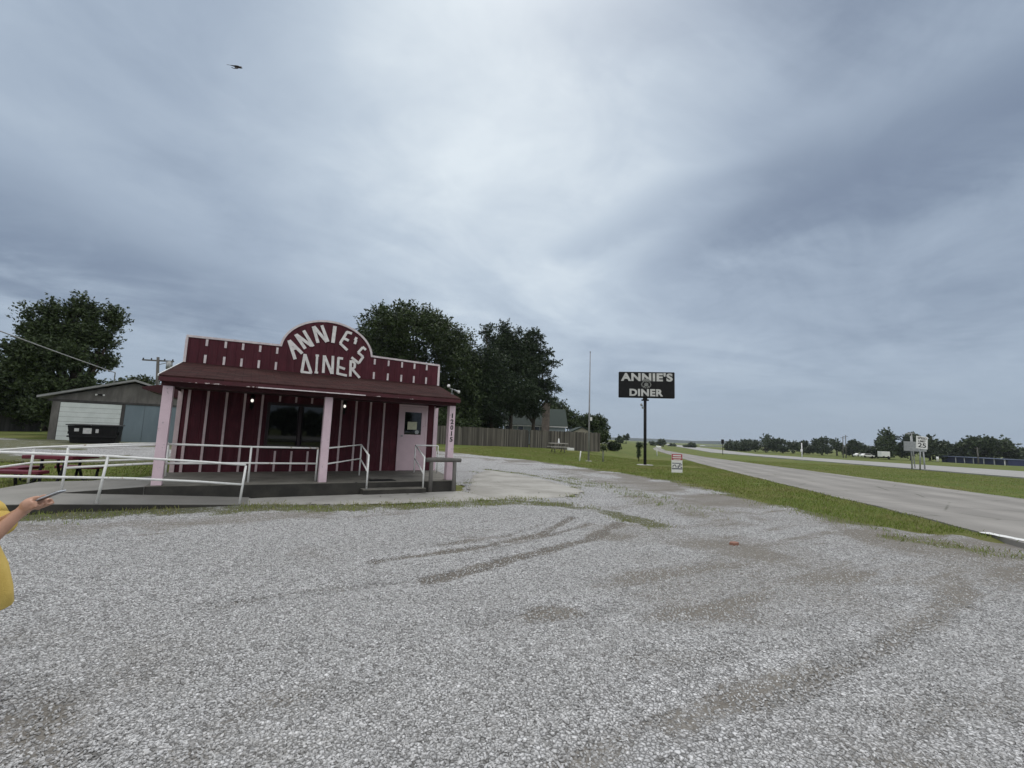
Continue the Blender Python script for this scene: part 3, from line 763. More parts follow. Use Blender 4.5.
# front wall: battens, window, door, trims, lamps
for x in (.51, .925, 1.345, 1.765, 3.855, 4.28, 4.71, 5.13):
    MB().box(x - .027, x + .027, D - .025, D - .001, .298, 2.398).build('batten', M_BATTEN, diner)
MB().box(.075, .135, D - .028, D - .001, .298, 2.398).build('batten', M_BATTEN, diner)
for x in (2.19, 2.605, 3.025):
    MB().box(x - .025, x + .025, D - .025, D - .001, .298, .86).build('batten', M_BATTEN, diner)
    MB().box(x - .025, x + .025, D - .025, D - .001, 2.235, 2.398).build('batten', M_BATTEN, diner)
MB().box(X0 - .02, X0 + .08, D - .03, D + .10, .298, 2.398).build('corner_trim', M_BATTEN, diner)
MB().box(6.79, 6.925, D - .03, D + .10, .298, 2.398).build('corner_trim', M_PINK, diner)
wd = MB()
for a in ((1.90, 1.97, .92, 2.20), (3.45, 3.52, .92, 2.20), (2.715, 2.785, .99, 2.13)): wd.box(a[0], a[1], D - .05, D - .001, a[2], a[3])
for a in ((1.972, 3.448, .92, .988), (1.972, 3.448, 2.132, 2.20)): wd.box(a[0], a[1], D - .048, D - .001, a[2], a[3])
win = wd.build('window', mat('dark_window_frame', (.020, .008, .010), (.014, .006, .008), 4, .5, .05), diner)
MB().box(1.972, 2.713, D - .022, D - .001, .99, 2.13).build('pane', M_GLASS, win)
MB().box(2.787, 3.448, D - .022, D - .001, .99, 2.13).build('pane', M_GLASS, win)
dr = MB()
dr.box(5.665, 6.50, D - .035, D - .001, .305, 1.44); dr.box(5.665, 5.80, D - .035, D - .001, 1.44, 2.16); dr.box(6.36, 6.50, D - .035, D - .001, 1.44, 2.16); dr.box(5.665, 6.50, D - .035, D - .001, 2.16, 2.33)
door = dr.build('door', M_DPINK, diner)
MB().box(5.802, 6.358, D - .02, D - .001, 1.442, 2.158).build('pane', M_GLASS, door)
MB().box(5.905, 6.215, D - .026, D - .0215, 1.60, 1.85).build('notice', M_PAPER, door)
put_text('OPEN', .10, .22, (6.06, D - .0275, 1.73), (1, 0, 0), (0, 0, 1), mat('faded_ink', (.36, .37, .28), (.33, .34, .26), 20, .8, 0), door, 'notice_print', .0008) if False else None
MB().tube([(6.225, D - .0255, 1.525), (6.225, D - .0215, 1.525)], .065, 18).build('sticker', mat('round_pale_sticker', (.40, .42, .41), (.30, .32, .32), 25, .6, 0), door)
MB().tube([(5.72, D - .036, 1.39), (5.72, D - .075, 1.39), (5.72, D - .095, 1.39)], [.022, .018, .03], 10).build('handle', M_STEEL, door)
fr = MB()
fr.box(5.60, 5.663, D - .04, D - .001, .298, 2.335); fr.box(6.502, 6.565, D - .04, D - .001, .298, 2.335); fr.box(5.60, 6.565, D - .04, D - .001, 2.337, 2.397)
fr.build('door_frame', M_DPINK, diner)
for lx in (1.515, 3.915):
    L = MB().box(lx - .045, lx + .045, D - .02, D - .001, 2.00, 2.16).tube([(lx, D - .02, 2.06), (lx, D - .10, 2.0), (lx, D - .13, 2.08)], .012, 8)
    L.tube([(lx, D - .13, 2.08), (lx, D - .13, 2.10)], [.04, .06], 8).tube([(lx, D - .13, 2.285), (lx, D - .13, 2.33), (lx, D - .13, 2.38), (lx, D - .13, 2.392)], [.075, .055, .015, .01], 8)
    for k in range(4):
        a = math.pi / 4 + k * math.pi / 2; L.tube([(lx + .05 * math.cos(a), D - .13 + .05 * math.sin(a), 2.10), (lx + .065 * math.cos(a), D - .13 + .065 * math.sin(a), 2.285)], .006, 5)
    L.tube([(lx, D - .13, 2.0), (lx, D - .13, 1.95)], [.02, .006], 8)
    lamp = L.build('wall_lamp', M_BLACK, diner)
    MB().tube([(lx, D - .13, 2.17), (lx, D - .13, 2.19), (lx, D - .13, 2.215), (lx, D - .13, 2.245), (lx, D - .13, 2.255)], [.014, .030, .036, .028, .010], 12).build('bulb', M_BULB, lamp)
fl = MB().tube([(6.40, .62, 2.60), (6.40, .62, 2.78)], .012, 8).tube([(6.33, .62, 2.79), (6.47, .62, 2.77)], .012, 8).box(6.36, 6.44, .58, .66, 2.61, 2.65)
fl.tube([(6.34, .62, 2.79), (6.28, .55, 2.83), (6.24, .50, 2.85)], [.018, .028, .05], 10).tube([(6.46, .62, 2.77), (6.51, .52, 2.72), (6.54, .46, 2.70)], [.018, .028, .05], 10)
fo = fl.build('floodlight', M_STEEL, diner)
MB().tube([(6.243, .503, 2.848), (6.232, .49, 2.856), (6.226, .48, 2.86)], [.048, .044, .02], 12).build('lens', M_BULBOFF, fo)
MB().tube([(6.537, .465, 2.702), (6.546, .45, 2.695), (6.55, .44, 2.69)], [.048, .044, .02], 12).build('lens', M_BULBOFF, fo)
MB().box(4.13, 4.76, .0, .36, .2965, .308).build('door_mat', M_BLACK, None, .004, (4.56, .28, .2965))
tag(bpy.data.objects['door_mat'], 'thin black door mat lying at the top of the porch step', 'mat')

# ------------------------------------------------------------------ ramp and handrails
ramp = thing('concrete_ramp', (-1.0, 0, 0), 'grey concrete ramp doubling back from the lot up to the left end of the porch', 'ramp')


def slab(poly_z, zb=-.05):
    n = len(poly_z); vs = [(x, y, zb) for x, y, z in poly_z] + [(x, y, z) for x, y, z in poly_z]
    return MB().add(vs, [tuple(range(n))[::-1], tuple(range(n, 2 * n))] + [(i, (i + 1) % n, n + (i + 1) % n, n + i) for i in range(n)])


slab([(-1.35, -1.12, .165), (1.60, -1.12, .025), (1.60, -.105, .03), (-1.35, -.105, .21)]).build('lower_run', M_RAMP, ramp)
slab([(-2.95, -1.12, .195), (-1.352, -1.12, .165), (-1.352, -.105, .21), (-1.352, 2.05, .21), (-2.2, 2.0, .205), (-2.42, .9, .20)]).build('landing', M_RAMP, ramp)
slab([(-1.350, -.103, .212), (-.164, -.103, .294), (-.164, 2.15, .294), (-1.350, 2.07, .212)]).build('upper_run', M_RAMP, ramp)


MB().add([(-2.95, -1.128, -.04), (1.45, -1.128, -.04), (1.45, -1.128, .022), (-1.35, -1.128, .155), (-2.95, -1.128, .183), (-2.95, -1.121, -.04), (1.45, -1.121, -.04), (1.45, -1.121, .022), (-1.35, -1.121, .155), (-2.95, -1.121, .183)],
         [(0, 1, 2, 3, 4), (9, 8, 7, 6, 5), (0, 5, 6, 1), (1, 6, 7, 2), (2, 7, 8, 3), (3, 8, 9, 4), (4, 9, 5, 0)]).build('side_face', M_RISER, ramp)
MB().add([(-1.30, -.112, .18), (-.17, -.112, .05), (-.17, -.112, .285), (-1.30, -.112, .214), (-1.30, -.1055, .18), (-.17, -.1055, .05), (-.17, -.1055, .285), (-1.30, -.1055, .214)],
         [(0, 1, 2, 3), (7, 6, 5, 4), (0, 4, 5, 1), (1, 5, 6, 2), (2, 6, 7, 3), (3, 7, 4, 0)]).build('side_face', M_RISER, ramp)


def rail_thing(label, posts, rails, r=.021, group='white pipe handrails'):
    c = posts[0][0]; t = thing('handrail', (c[0], c[1], c[2]), label, 'handrail', group)
    for a, b in posts: MB().tube([a, b], r, 8).build('post', M_WHITE, t)
    for pl in rails: MB().tube(pl, r, 8).build('rail', M_WHITE, t)
    return t


rail_thing('long white handrail along the front edge of the lower ramp', [((1.43, -1.05, .02), (1.475, -1.05, .755)), ((-.64, -1.05, .13), (-.575, -1.05, .915)), ((-2.62, -1.05, .18), (-2.60, -1.05, .99))],
          [[(-2.75, -1.05, .995), (-1.87, -1.05, .97), (-.57, -1.05, .92), (.71, -1.05, .83), (1.475, -1.05, .77)], [(-2.75, -1.05, .62), (-1.83, -1.05, .60), (-.25, -1.05, .54), (.75, -1.05, .465), (1.45, -1.05, .395)]])
rail_thing('white handrail from the ramp landing to the left pink post', [((-1.345, -.02, .21), (-1.335, -.02, 1.01))], [[(-1.34, -.02, 1.01), (-.09, .03, 1.085)], [(-1.34, -.02, .645), (-.09, .03, .725)]])
rail_thing('white handrail along the back of the ramp, ending at the wall corner', [((-2.33, 1.92, .20), (-2.32, 1.92, .915)), ((-.08, 1.92, .296), (-.09, 1.92, 1.055))],
          [[(-2.78, .2, .88), (-2.32, 1.92, .915), (-.79, 1.92, 1.03), (-.09, 1.92, 1.055)], [(-2.72, .2, .55), (-2.33, 1.92, .60), (-.75, 1.92, .67), (-.09, 1.92, .70)]])
rail_thing('white handrail on the porch below the big window, between the pink posts', [((1.56, .30, .296), (1.56, .30, 1.07)), ((2.93, .30, .296), (2.93, .30, 1.07))],
          [[(.09, .13, 1.10), (1.56, .30, 1.065), (2.93, .30, 1.06)], [(.09, .13, .715), (1.56, .30, .71), (2.93, .30, .70)]])
rail_thing('white handrail bending from the middle pink post down the left side of the step', [((4.21, 1.60, .296), (4.21, 1.60, 1.12)), ((3.96, -.36, .16), (3.96, -.36, .95))],
          [[(3.13, .20, 1.07), (4.21, 1.60, 1.12), (3.96, -.36, .94)], [(3.13, .20, .70), (4.21, 1.60, .74), (3.96, -.36, .56)]])
rail_thing('white handrail at the right side of the step in front of the pink door', [((5.32, -.40, .16), (5.32, -.40, .92)), ((5.98, 2.25, .296), (5.98, 2.25, 1.12)), ((6.70, 2.20, .296), (6.70, 2.20, 1.12))],
          [[(5.32, -.40, .90), (5.98, 2.25, 1.12), (6.70, 2.20, 1.12)], [(5.32, -.40, .50), (5.98, 2.25, .72)]])

# hitching rail
hr = thing('hitching_rail', (5.95, -.42, .03), 'weathered grey timber hitching rail on two posts beside the porch steps', 'hitching rail')
for x in (5.53, 6.17): MB().tube([(x, -.34, -.1), (x + .005, -.34, .35), (x, -.34, .79)], [.055, .052, .05], 9).build('post', M_OLDWOOD, hr)
MB().tube([(5.38, -.35, .835), (5.62, -.345, .845), (5.98, -.335, .84), (6.34, -.34, .83)], [.056, .062, .060, .053], 10).build('rail', M_OLDWOOD, hr)

# ------------------------------------------------------------------ garage behind
GY = 24.0
gar = thing('garage', (-4.5, GY, .33), 'grey timber gabled garage with a white roll-up door and blue-grey sheet doors', 'garage')
MB().prism([(-8.02, .0), (-.95, .0), (-.95, 2.80), (-4.47, 3.88), (-8.02, 2.80)], lambda x, z: (x, GY, z), lambda x, z: (x, GY + 8, z)).build('wall', M_OLDWOOD, gar)
for sgn, xe in ((-1, -8.60), (1, -.36)):
    MB().add([(xe, GY - .35, 2.70), (-4.47, GY - .35, 3.98), (-4.47, GY + 8.2, 3.98), (xe, GY + 8.2, 2.70), (xe, GY - .35, 2.82), (-4.47, GY - .35, 4.10), (-4.47, GY + 8.2, 4.10), (xe, GY + 8.2, 2.82)],
             [(3, 2, 1, 0), (4, 5, 6, 7), (0, 1, 5, 4), (1, 2, 6, 5), (2, 3, 7, 6), (3, 0, 4, 7)]).build('roof', mat('grey_sheet_roof', (.27, .275, .27), (.19, .195, .19), 2, .8, .1) if sgn < 0 else MATS['grey_sheet_roof'], gar)
gd = MB()
for k in range(8): gd.box(-7.66, -4.97, GY - .05 - .004 * (k % 2), GY - .002, .33 + k * .275, .33 + (k + 1) * .275 - .012)
gd.build('garage_door', mat('white_roll_door', (.62, .66, .64), (.54, .58, .56), 2, .5, .03), gar)
MB().box(-7.98, -7.68, GY - .07, GY - .002, .0, 2.62).build('door_post', M_OLDWOOD, gar)
MB().box(-4.95, -4.80, GY - .07, GY - .002, .0, 2.56).build('door_post', M_DFENCE, gar)
MB().box(-8.2, -.8, GY - .09, GY - .002, 2.56, 2.68).build('lintel', M_DFENCE, gar)
sp_ = MB()
for k in range(4): sp_.box(-4.795 + k * .93, -4.795 + (k + 1) * .93 - .012, GY - .045, GY - .002, .28, 2.555)
sp_.build('sheet_door', mat('blue_grey_sheet', (.155, .20, .225), (.12, .16, .185), 1.2, .6, .05, stretch=(1, 1, .25)), gar)
g2 = MB().box(-6.04, -5.94, GY - .06, GY - .002, 3.02, 3.10).tube([(-6.0, GY - .06, 3.06), (-6.12, GY - .16, 3.05)], .03, 8).tube([(-5.97, GY - .06, 3.06), (-5.86, GY - .16, 3.05)], .03, 8).build('floodlight', M_BLACK, gar)
for e_ in (-1, 1): MB().tube([(-5.99 + e_ * .13, GY - .16, 3.05), (-5.99 + e_ * .18, GY - .22, 3.04)], [.03, .055], 10).build('lens', M_BULBOFF, g2)

# dumpster
dp = thing('dumpster', (-5.5, 21.0, .26), 'black dumpster with white labels standing before the white garage door', 'dumpster')
DX0, DX1, DY0, DY1, DZ = -6.42, -4.40, 20.6, 21.9, .22
MB().add([(DX0 + .14, DY0 + .12, DZ + .12), (DX1 - .10, DY0 + .12, DZ + .12), (DX1 - .10, DY1, DZ + .12), (DX0 + .14, DY1, DZ + .12), (DX0, DY0, DZ + 1.02), (DX1, DY0, DZ + 1.02), (DX1, DY1, DZ + 1.02), (DX0, DY1, DZ + 1.02)],
         [(3, 2, 1, 0), (4, 5, 6, 7), (0, 1, 5, 4), (1, 2, 6, 5), (2, 3, 7, 6), (3, 0, 4, 7)]).build('bin', M_BLACK, dp, .02)
for a, b in ((DX0 - .06, -5.50), (-5.47, DX1 + .06)):
    MB().add([(a, DY0 - .08, DZ + 1.03), (b, DY0 - .08, DZ + 1.03), (b, DY1 + .02, DZ + 1.06), (a, DY1 + .02, DZ + 1.06), (a, DY0 - .08, DZ + 1.08), (b, DY0 - .08, DZ + 1.08), (b, DY1 + .02, DZ + 1.11), (a, DY1 + .02, DZ + 1.11)],
             [(3, 2, 1, 0), (4, 5, 6, 7), (0, 1, 5, 4), (1, 2, 6, 5), (2, 3, 7, 6), (3, 0, 4, 7)]).build('lid', mat('black_plastic_lid', (.013, .013, .014), (.02, .02, .021), 3, .5, .05) if a < -6 else MATS['black_plastic_lid'], dp, .01)
for x0, x1, z0, z1 in ((-6.14, -5.96, .72, .88), (-5.80, -5.46, .61, .90), (-5.30, -5.18, .66, .86)):
    f = lambda z: DY0 + .12 - (z - .12) / .9 * .12 - .006
    MB().add([(x0, f(z0), DZ + z0), (x1, f(z0), DZ + z0), (x1, f(z1), DZ + z1), (x0, f(z1), DZ + z1), (x0, f(z0) - .004, DZ + z0), (x1, f(z0) - .004, DZ + z0), (x1, f(z1) - .004, DZ + z1), (x0, f(z1) - .004, DZ + z1)],
             [(3, 2, 1, 0), (4, 5, 6, 7), (0, 1, 5, 4), (1, 2, 6, 5), (2, 3, 7, 6), (3, 0, 4, 7)]).build('label', mat('label_white', (.62, .62, .62), (.48, .48, .49), 9, .6, 0) if x0 < -6.1 else MATS['label_white'], dp)
for x in (-6.12, -4.68):
    for y in (20.85, 21.7): MB().box(x - .07, x + .07, y - .07, y + .07, DZ - .05, DZ + .12).build('foot', M_BLACK, dp)
for z in (.45,):
    MB().box(DX0 + .02, DX1 - .0, DY0 + .02, DY0 + .06, DZ + .42, DZ + .50).build('rib', M_BLACK, dp)
for x in (DX0 - .03, DX1 - .07): MB().box(x, x + .10, DY0 + .3, DY0 + .75, DZ + .58, DZ + .72).build('fork_pocket', M_BLACK, dp)

# maroon picnic table
M_MAROON = mat('maroon_coated_mesh', (.14, .016, .032), (.10, .012, .025), 4, .5, .1)
pc = far(64, 15.4); pz = -.02
pt = thing('picnic_table', (pc[0], pc[1], pz), 'maroon picnic table on black tube legs in the grass behind the ramp', 'picnic table')
pu = Vector((.875, -.40, 0)).normalized(); pv = Vector((-pu.y, pu.x, 0)); P0 = Vector((pc[0], pc[1], pz)); Z = Vector((0, 0, 1))
MB().obox(P0 + Z * .645, pu, pv, Z, .54, .40, .042).build('table_top', M_MAROON, pt, .015)
for s in (-1, 1):
    MB().obox(P0 + Z * .34 + pv * s * .78 - pu * .18, pu, pv, Z, .47, .15, .036).build('bench', M_MAROON, pt, .012)
MB().obox(P0 + Z * .36 - pu * .82 - pv * .05, pu, pv, Z, .24, .34, .036).build('seat', M_MAROON, pt, .012)
for s in (-1, 1):
    for k in (-1, 1):
        q = P0 + pu * s * .24 + pv * k * .22
        MB().tube([q + Z * .64, q + Z * .40, q + pv * k * .12 + Z * .10, q + pv * k * .34 + Z * .015, q + pv * k * .56 + Z * .05, q + pv * k * .60 + Z * .33], .030, 8).build('leg', M_BLACK, pt)
MB().tube([P0 - pu * .3 + Z * .3, P0 - pu * .6 + Z * .06, P0 - pu * .84 + Z * .04, P0 - pu * .82 + Z * .34], .028, 8).build('leg', M_BLACK, pt)
# ------------------------------------------------------------------ fences
def fence(label, pts, h, mat_, group, board=.14, post_mat=None, name='board_fence'):
    """pts: ground points; boards in one part per panel run, posts of their own"""
    c = pts[0]; t = thing(name, tuple(c), label, 'fence', group)
    rnd = random.Random(len(pts) * 7 + int(h * 10)); mb = MB(); rails = MB(); posts = []
    for a, b in zip(pts[:-1], pts[1:]):
        a, b = Vector(a), Vector(b); L = (b - a).length; u = (b - a).normalized(); v = Vector((-u.y, u.x, 0)).normalized(); n = int(L / board)
        for i in range(n):
            p_ = a + (b - a) * ((i + .5) / n); hh = h + rnd.uniform(-.03, .03) - (.12 if rnd.random() < .02 else 0)
            if rnd.random() < .012: continue
            mb.obox(p_ + Vector((0, 0, hh / 2 - .15)) + v * rnd.uniform(-.008, .008), u, v, Vector((0, 0, 1)), L / n * .47, .012, hh / 2 + .15)
        for zz in (.35, h - .35): rails.obox((a + b) / 2 + Vector((0, 0, zz)) + v * .045, u, v, Vector((0, 0, 1)), L / 2, .025, .045)
        m = max(1, int(L / 2.6))
        for i in range(m): posts.append(a + (b - a) * (i / m) + v * .11)
    posts.append(Vector(pts[-1]) + v * .11)
    mb.build('boards', mat_, t); rails.build('rails', mat_, t)
    for p_ in posts: MB().box(p_.x - .05, p_.x + .05, p_.y - .05, p_.y + .05, p_.z - .3, p_.z + h - .06).build('post', post_mat or mat_, t)
    return t


def seen(px, py, d):
    q = far(px, d, py); return (q[0], q[1], q[2])


fence('long grey weathered board fence beyond the lawn, running behind the diner to the shed', [seen(380, 443.0, 46), seen(430, 444.6, 48), seen(500, 446.6, 51), seen(545, 447.8, 54), seen(600, 449.2, 58)], 2.02, M_FENCE, 'board fences')
fence('dark board fence below the trees at the far left', [seen(-60, 427.5, 50), seen(0, 431.0, 53), seen(40, 432.3, 55)], 1.22, M_DFENCE, 'board fences')


# ------------------------------------------------------------------ houses behind the fence
def gable(t, c, u, L, Wd, hw, hr_, wallm, roofm, over=.35):
    """gabled block: c ground centre, u ridge direction, L along the ridge, Wd across"""
    u = Vector(u).normalized(); v = Vector((-u.y, u.x, 0)); c = Vector(c)
    sec = [(-Wd / 2, -.5), (Wd / 2, -.5), (Wd / 2, hw), (0, hw + hr_), (-Wd / 2, hw)]
    MB().prism(sec, lambda a, z: c - u * L / 2 + v * a + Vector((0, 0, z)), lambda a, z: c + u * L / 2 + v * a + Vector((0, 0, z))).build('wall', wallm, t)
    sl = hr_ / (Wd / 2); k = Wd / 2 + over
    for s in (-1, 1):
        q = [c - u * (L / 2 + over) + v * s * k + Vector((0, 0, hw - sl * over + .02)), c + u * (L / 2 + over) + v * s * k + Vector((0, 0, hw - sl * over + .02)),
             c + u * (L / 2 + over) + Vector((0, 0, hw + hr_ + .02)), c - u * (L / 2 + over) + Vector((0, 0, hw + hr_ + .02))]
        rfm = MB().add(q + [p_ + Vector((0, 0, .12)) for p_ in q], [(3, 2, 1, 0), (4, 5, 6, 7), (0, 1, 5, 4), (1, 2, 6, 5), (2, 3, 7, 6), (3, 0, 4, 7)]).build('roof', roofm, t)
    return u, v, c


M_GREENROOF = mat('dark_green_roof', (.016, .032, .026), (.012, .026, .021), 2, .8, .1)
M_BLUEWALL = mat('pale_blue_grey_siding', (.30, .345, .36), (.25, .29, .31), 2, .7, .05)
M_CHIM = mat('brown_grey_stone', (.26, .215, .19), (.15, .125, .11), 1.6, .9, .4)
hc = far(533, 74); hzv = far(533, 74, 441)[2]
ho = thing('house', (hc[0], hc[1], hzv), 'low house with dark green roof and stone chimney behind the board fence', 'house')
hu = Vector((RT0[0], RT0[1], 0)).normalized()
gable(ho, (hc[0], hc[1], hzv), hu, 9.6, 7.0, 2.6, 2.6, M_BLUEWALL, M_GREENROOF)
vN = Vector((-hu.y, hu.x, 0)); fr0 = Vector((hc[0], hc[1], hzv)) - vN * 3.52
for a, w_, m_ in ((-4.0, .55, M_GLASS), (-2.2, .4, M_GLASS), (.2, .5, M_GLASS)):
    wv_ = MB().obox(fr0 + hu * a + Vector((0, 0, 1.85)), hu, vN, Z, w_ + .08, .04, .55).build('window', M_WPANEL, ho)
    MB().obox(fr0 + hu * a + Vector((0, 0, 1.85)) - vN * .045, hu, vN, Z, w_, .012, .47).build('pane', m_, wv_)
MB().obox(fr0 - vN * .37 + Vector((0, 0, 2.34)), hu, vN, Z, 5.1, .03, .07).build('gutter', M_WPANEL, ho)
ck = far(545, 69.5); ckz = far(545, 69.5, 441)[2]; ctop = far(545, 69.5, 404)[2]
MB().obox((ck[0], ck[1], (ckz + ctop) / 2 - .2), hu, vN, Z, .56, .45, (ctop - ckz) / 2 + .2).obox((ck[0], ck[1], ctop + .05), hu, vN, Z, .63, .52, .08).build('chimney', M_CHIM, ho)
MB().obox((ck[0], ck[1], ctop + .35), hu, vN, Z, .2, .2, .24).build('chimney_pot', M_BLACK, ho)
# shed with pale gable beyond the fence
sc_ = far(582, 63); sz_ = far(582, 63, 446)[2]; stop = far(582, 63, 427.5)[2]
sh = thing('shed', (sc_[0], sc_[1], sz_), 'small shed with a pale tan gable at the right end of the board fence', 'shed')
gable(sh, (sc_[0] + .5 * 3, sc_[1] + .86 * 3, sz_), vN, 6.0, 3.9, stop - sz_ - .95, .95, mat('tan_board', (.30, .28, .225), (.25, .235, .19), 2, .8, .1), M_GREENROOF, .2)


# ------------------------------------------------------------------ trees
M_LEAF = leaf_mat('dark_leaf', (.017, .029, .012), (.072, .102, .036))
M_LEAF_P = leaf_mat('pine_needle', (.014, .026, .014), (.050, .075, .032))
M_LEAF_L = leaf_mat('lighter_leaf', (.030, .044, .018), (.085, .110, .045))
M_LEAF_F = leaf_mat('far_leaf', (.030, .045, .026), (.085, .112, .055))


def crown_mesh(lobes, n_sprig, leaves, leaf, L, seed, up=.3, droop=0.0, flat=1.0, spread=.24):
    """sprigs of small leaf faces spread through ellipsoidal lobes (centre, radii in world units)"""
    r = np.random.default_rng(seed); C_ = np.array([l[0] for l in lobes]); Rr = np.array([l[1] for l in lobes]); Rr = np.maximum(Rr - L * .55, Rr * .35)
    vol = np.prod(Rr, 1) ** (2 / 3); k = r.choice(len(lobes), n_sprig, p=vol / vol.sum())
    d = r.normal(size=(n_sprig, 3)); d /= np.linalg.norm(d, axis=1, keepdims=True)
    rr = r.random(n_sprig) ** .45
    base = C_[k] + d * Rr[k] * (rr * .92)[:, None]
    # noisy gaps: leave out sprigs where a coarse noise is low
    g = vnoise(base[:, 0] * .9 + base[:, 2] * .7, base[:, 1] * .9 - base[:, 2] * .6, .55 / max(L, .5), seed)
    keep = g > .29; base = base[keep]; d = d[keep]; m = len(base)
    ax = d * np.array([1, 1, .8]) + np.array([0, 0, up]) + r.normal(size=(m, 3)) * .28; ax /= np.linalg.norm(ax, axis=1, keepdims=True)
    LL = L * r.uniform(.55, 1.25, m)
    u = r.random((m, leaves)); sp_r = (1 - u * .75) * L * spread
    pos = base[:, None, :] + ax[:, None, :] * (u * LL[:, None])[:, :, None] + r.normal(size=(m, leaves, 3)) * sp_r[:, :, None] * np.array([1, 1, flat])
    pos[:, :, 2] -= droop * u ** 2 * L
    pos = pos.reshape(-1, 3); n = len(pos)
    a = r.normal(size=(n, 3)); a[:, 2] *= .6; a += np.repeat(ax, leaves, 0) * .7; a /= np.linalg.norm(a, axis=1, keepdims=True)
    b = np.cross(a, r.normal(size=(n, 3))); b /= np.linalg.norm(b, axis=1, keepdims=True) + 1e-9
    s = leaf * r.uniform(.45, 1.5, n)[:, None]
    V = np.stack([pos - a * s, pos + b * s * .55, pos + a * s, pos - b * s * .55], 1).reshape(-1, 3)
    return V, np.arange(n * 4).reshape(n, 4)


def tree(name, label, group, base, lobes, mat_, n_sprig, leaves, leaf, L, seed, trunk_r=.25, up=.3, droop=0., flat=1.0, cat='tree', spread=.24):
    t = thing(name, tuple(base), label, cat, group); o = Vector(base)
    V, Fc = crown_mesh(lobes, n_sprig, leaves, leaf, L, seed, up, droop, flat, spread)
    V = V[:, :] - np.array(o); V[:, 2] = np.maximum(V[:, 2], .05)
    me = bpy.data.meshes.new('crown'); me.from_pydata(V.tolist(), [], Fc.tolist()); me.update(); link('crown', me, mat_, t)
    rnd = random.Random(seed); mb = MB(); b = Vector(base)
    top_ = max(l[0][2] - l[1][2] * .3 for l in lobes); ctr = Vector(np.mean([l[0] for l in lobes], 0))
    mid = b + (Vector((ctr.x, ctr.y, b.z)) - b) * .3; zt = b.z + (top_ - b.z) * .55
    mb.tube([b - Vector((0, 0, .3)), b + Vector((0, 0, .25)), Vector(((b.x + mid.x) / 2, (b.y + mid.y) / 2, b.z + (zt - b.z) * .5)), Vector((mid.x, mid.y, zt)), Vector((ctr.x, ctr.y, top_))],
            [trunk_r * 1.5, trunk_r * 1.05, trunk_r * .85, trunk_r * .55, trunk_r * .12], 9)
    for l in lobes:
        c = Vector(l[0]); f = rnd.uniform(.35, .6); a = b + (Vector((mid.x, mid.y, zt)) - b) * f
        mb.tube([a, a + (c - a) * .5 + Vector((0, 0, -.08 * (c - a).length)), a + (c - a) * .95], [trunk_r * .45, trunk_r * .30, trunk_r * .08], 6)
    mb.build('trunk', M_BARK, t); return t


def plobes(dist, ls, depth=1.0, seed=0):
    """lobes given where they are seen, (px, py, rx, ry) at a distance; the depth of each lobe varies round the crown"""
    out = []; rnd = random.Random(seed)
    for (x, y, rx, ry) in ls:
        c = far(x, dist, y); k = dist / math.hypot(*(ray(x, y)[:2])); ppm = FPX / (k * float(np.dot(ray(x, y), FW)))
        off = rnd.uniform(-.5, .5) * 2 * rx / ppm * depth; c = c + np.array([FW[0], FW[1], 0]) * off
        out.append((tuple(c), (rx / ppm, rx / ppm * .9, ry / ppm)))
    return out


def gb(px, dist, py): q = far(px, dist, py); return (q[0], q[1], q[2])


BT = 'tall trees behind the diner'
tree('oak_tree', 'broad rounded dark tree directly behind the arched false front of the diner', BT, gb(415, 56, 447),
     plobes(56, [(416, 337, 46, 25), (378, 338, 28, 19), (450, 344, 28, 24), (362, 352, 16, 20), (400, 366, 50, 30), (455, 374, 30, 34), (430, 400, 46, 32), (392, 390, 34, 30), (464, 408, 24, 30), (440, 427, 34, 16), (366, 330, 14, 9), (354, 348, 15, 14), (428, 321, 24, 10), (395, 326, 18, 10)], .9, 1), M_LEAF, 5600, 26, .135, 1.4, 11, .5)
PT = 'conifers right of the round tree'
tree('pine_tree', 'slim dark conifer with a pointed top touching the round tree', PT, gb(492, 60, 447),
     plobes(60, [(487, 332, 10, 11), (486, 347, 18, 17), (487, 370, 26, 24), (484, 396, 30, 26), (482, 420, 28, 16), (478, 380, 20, 26)], .5, 2), M_LEAF_P, 3400, 24, .12, 1.3, 12, .26, .35, .1, spread=.17)
tree('pine_tree', 'tall dark conifer with twin pointed tops in the middle of the group', PT, gb(510, 63, 447),
     plobes(63, [(504, 329, 8, 9), (506, 338, 12, 12), (519, 336, 8, 10), (509, 350, 22, 15), (512, 370, 32, 22), (510, 394, 34, 20), (500, 412, 26, 12), (525, 350, 14, 14)], .5, 3), M_LEAF_P, 3800, 24, .12, 1.3, 13, .3, .35, .1, spread=.17)
tree('pine_tree', 'dark conifer with loose flat boughs reaching out to the right', PT, gb(532, 66, 447),
     plobes(66, [(534, 338, 12, 9), (529, 348, 12, 10), (543, 345, 9, 6), (546, 354, 11, 5), (532, 364, 18, 11), (553, 363, 10, 4), (543, 372, 14, 5), (558, 377, 11, 4), (540, 383, 18, 6), (554, 389, 10, 4), (530, 393, 22, 11), (548, 398, 11, 4), (522, 404, 22, 10), (528, 411, 18, 7)], .5, 4), M_LEAF_P, 2500, 24, .11, .9, 14, .28, .04, .15, .5, spread=.22)
tree('dense_tree', 'dark tree behind the chimney, sloping down to the right', 'trees behind the house', gb(563, 92, 446),
     plobes(92, [(556, 412, 18, 14), (572, 420, 14, 10), (548, 425, 20, 12), (580, 428, 8, 8), (562, 404, 7, 6)], .7, 5), M_LEAF, 1500, 18, .18, 1.4, 15, .3)
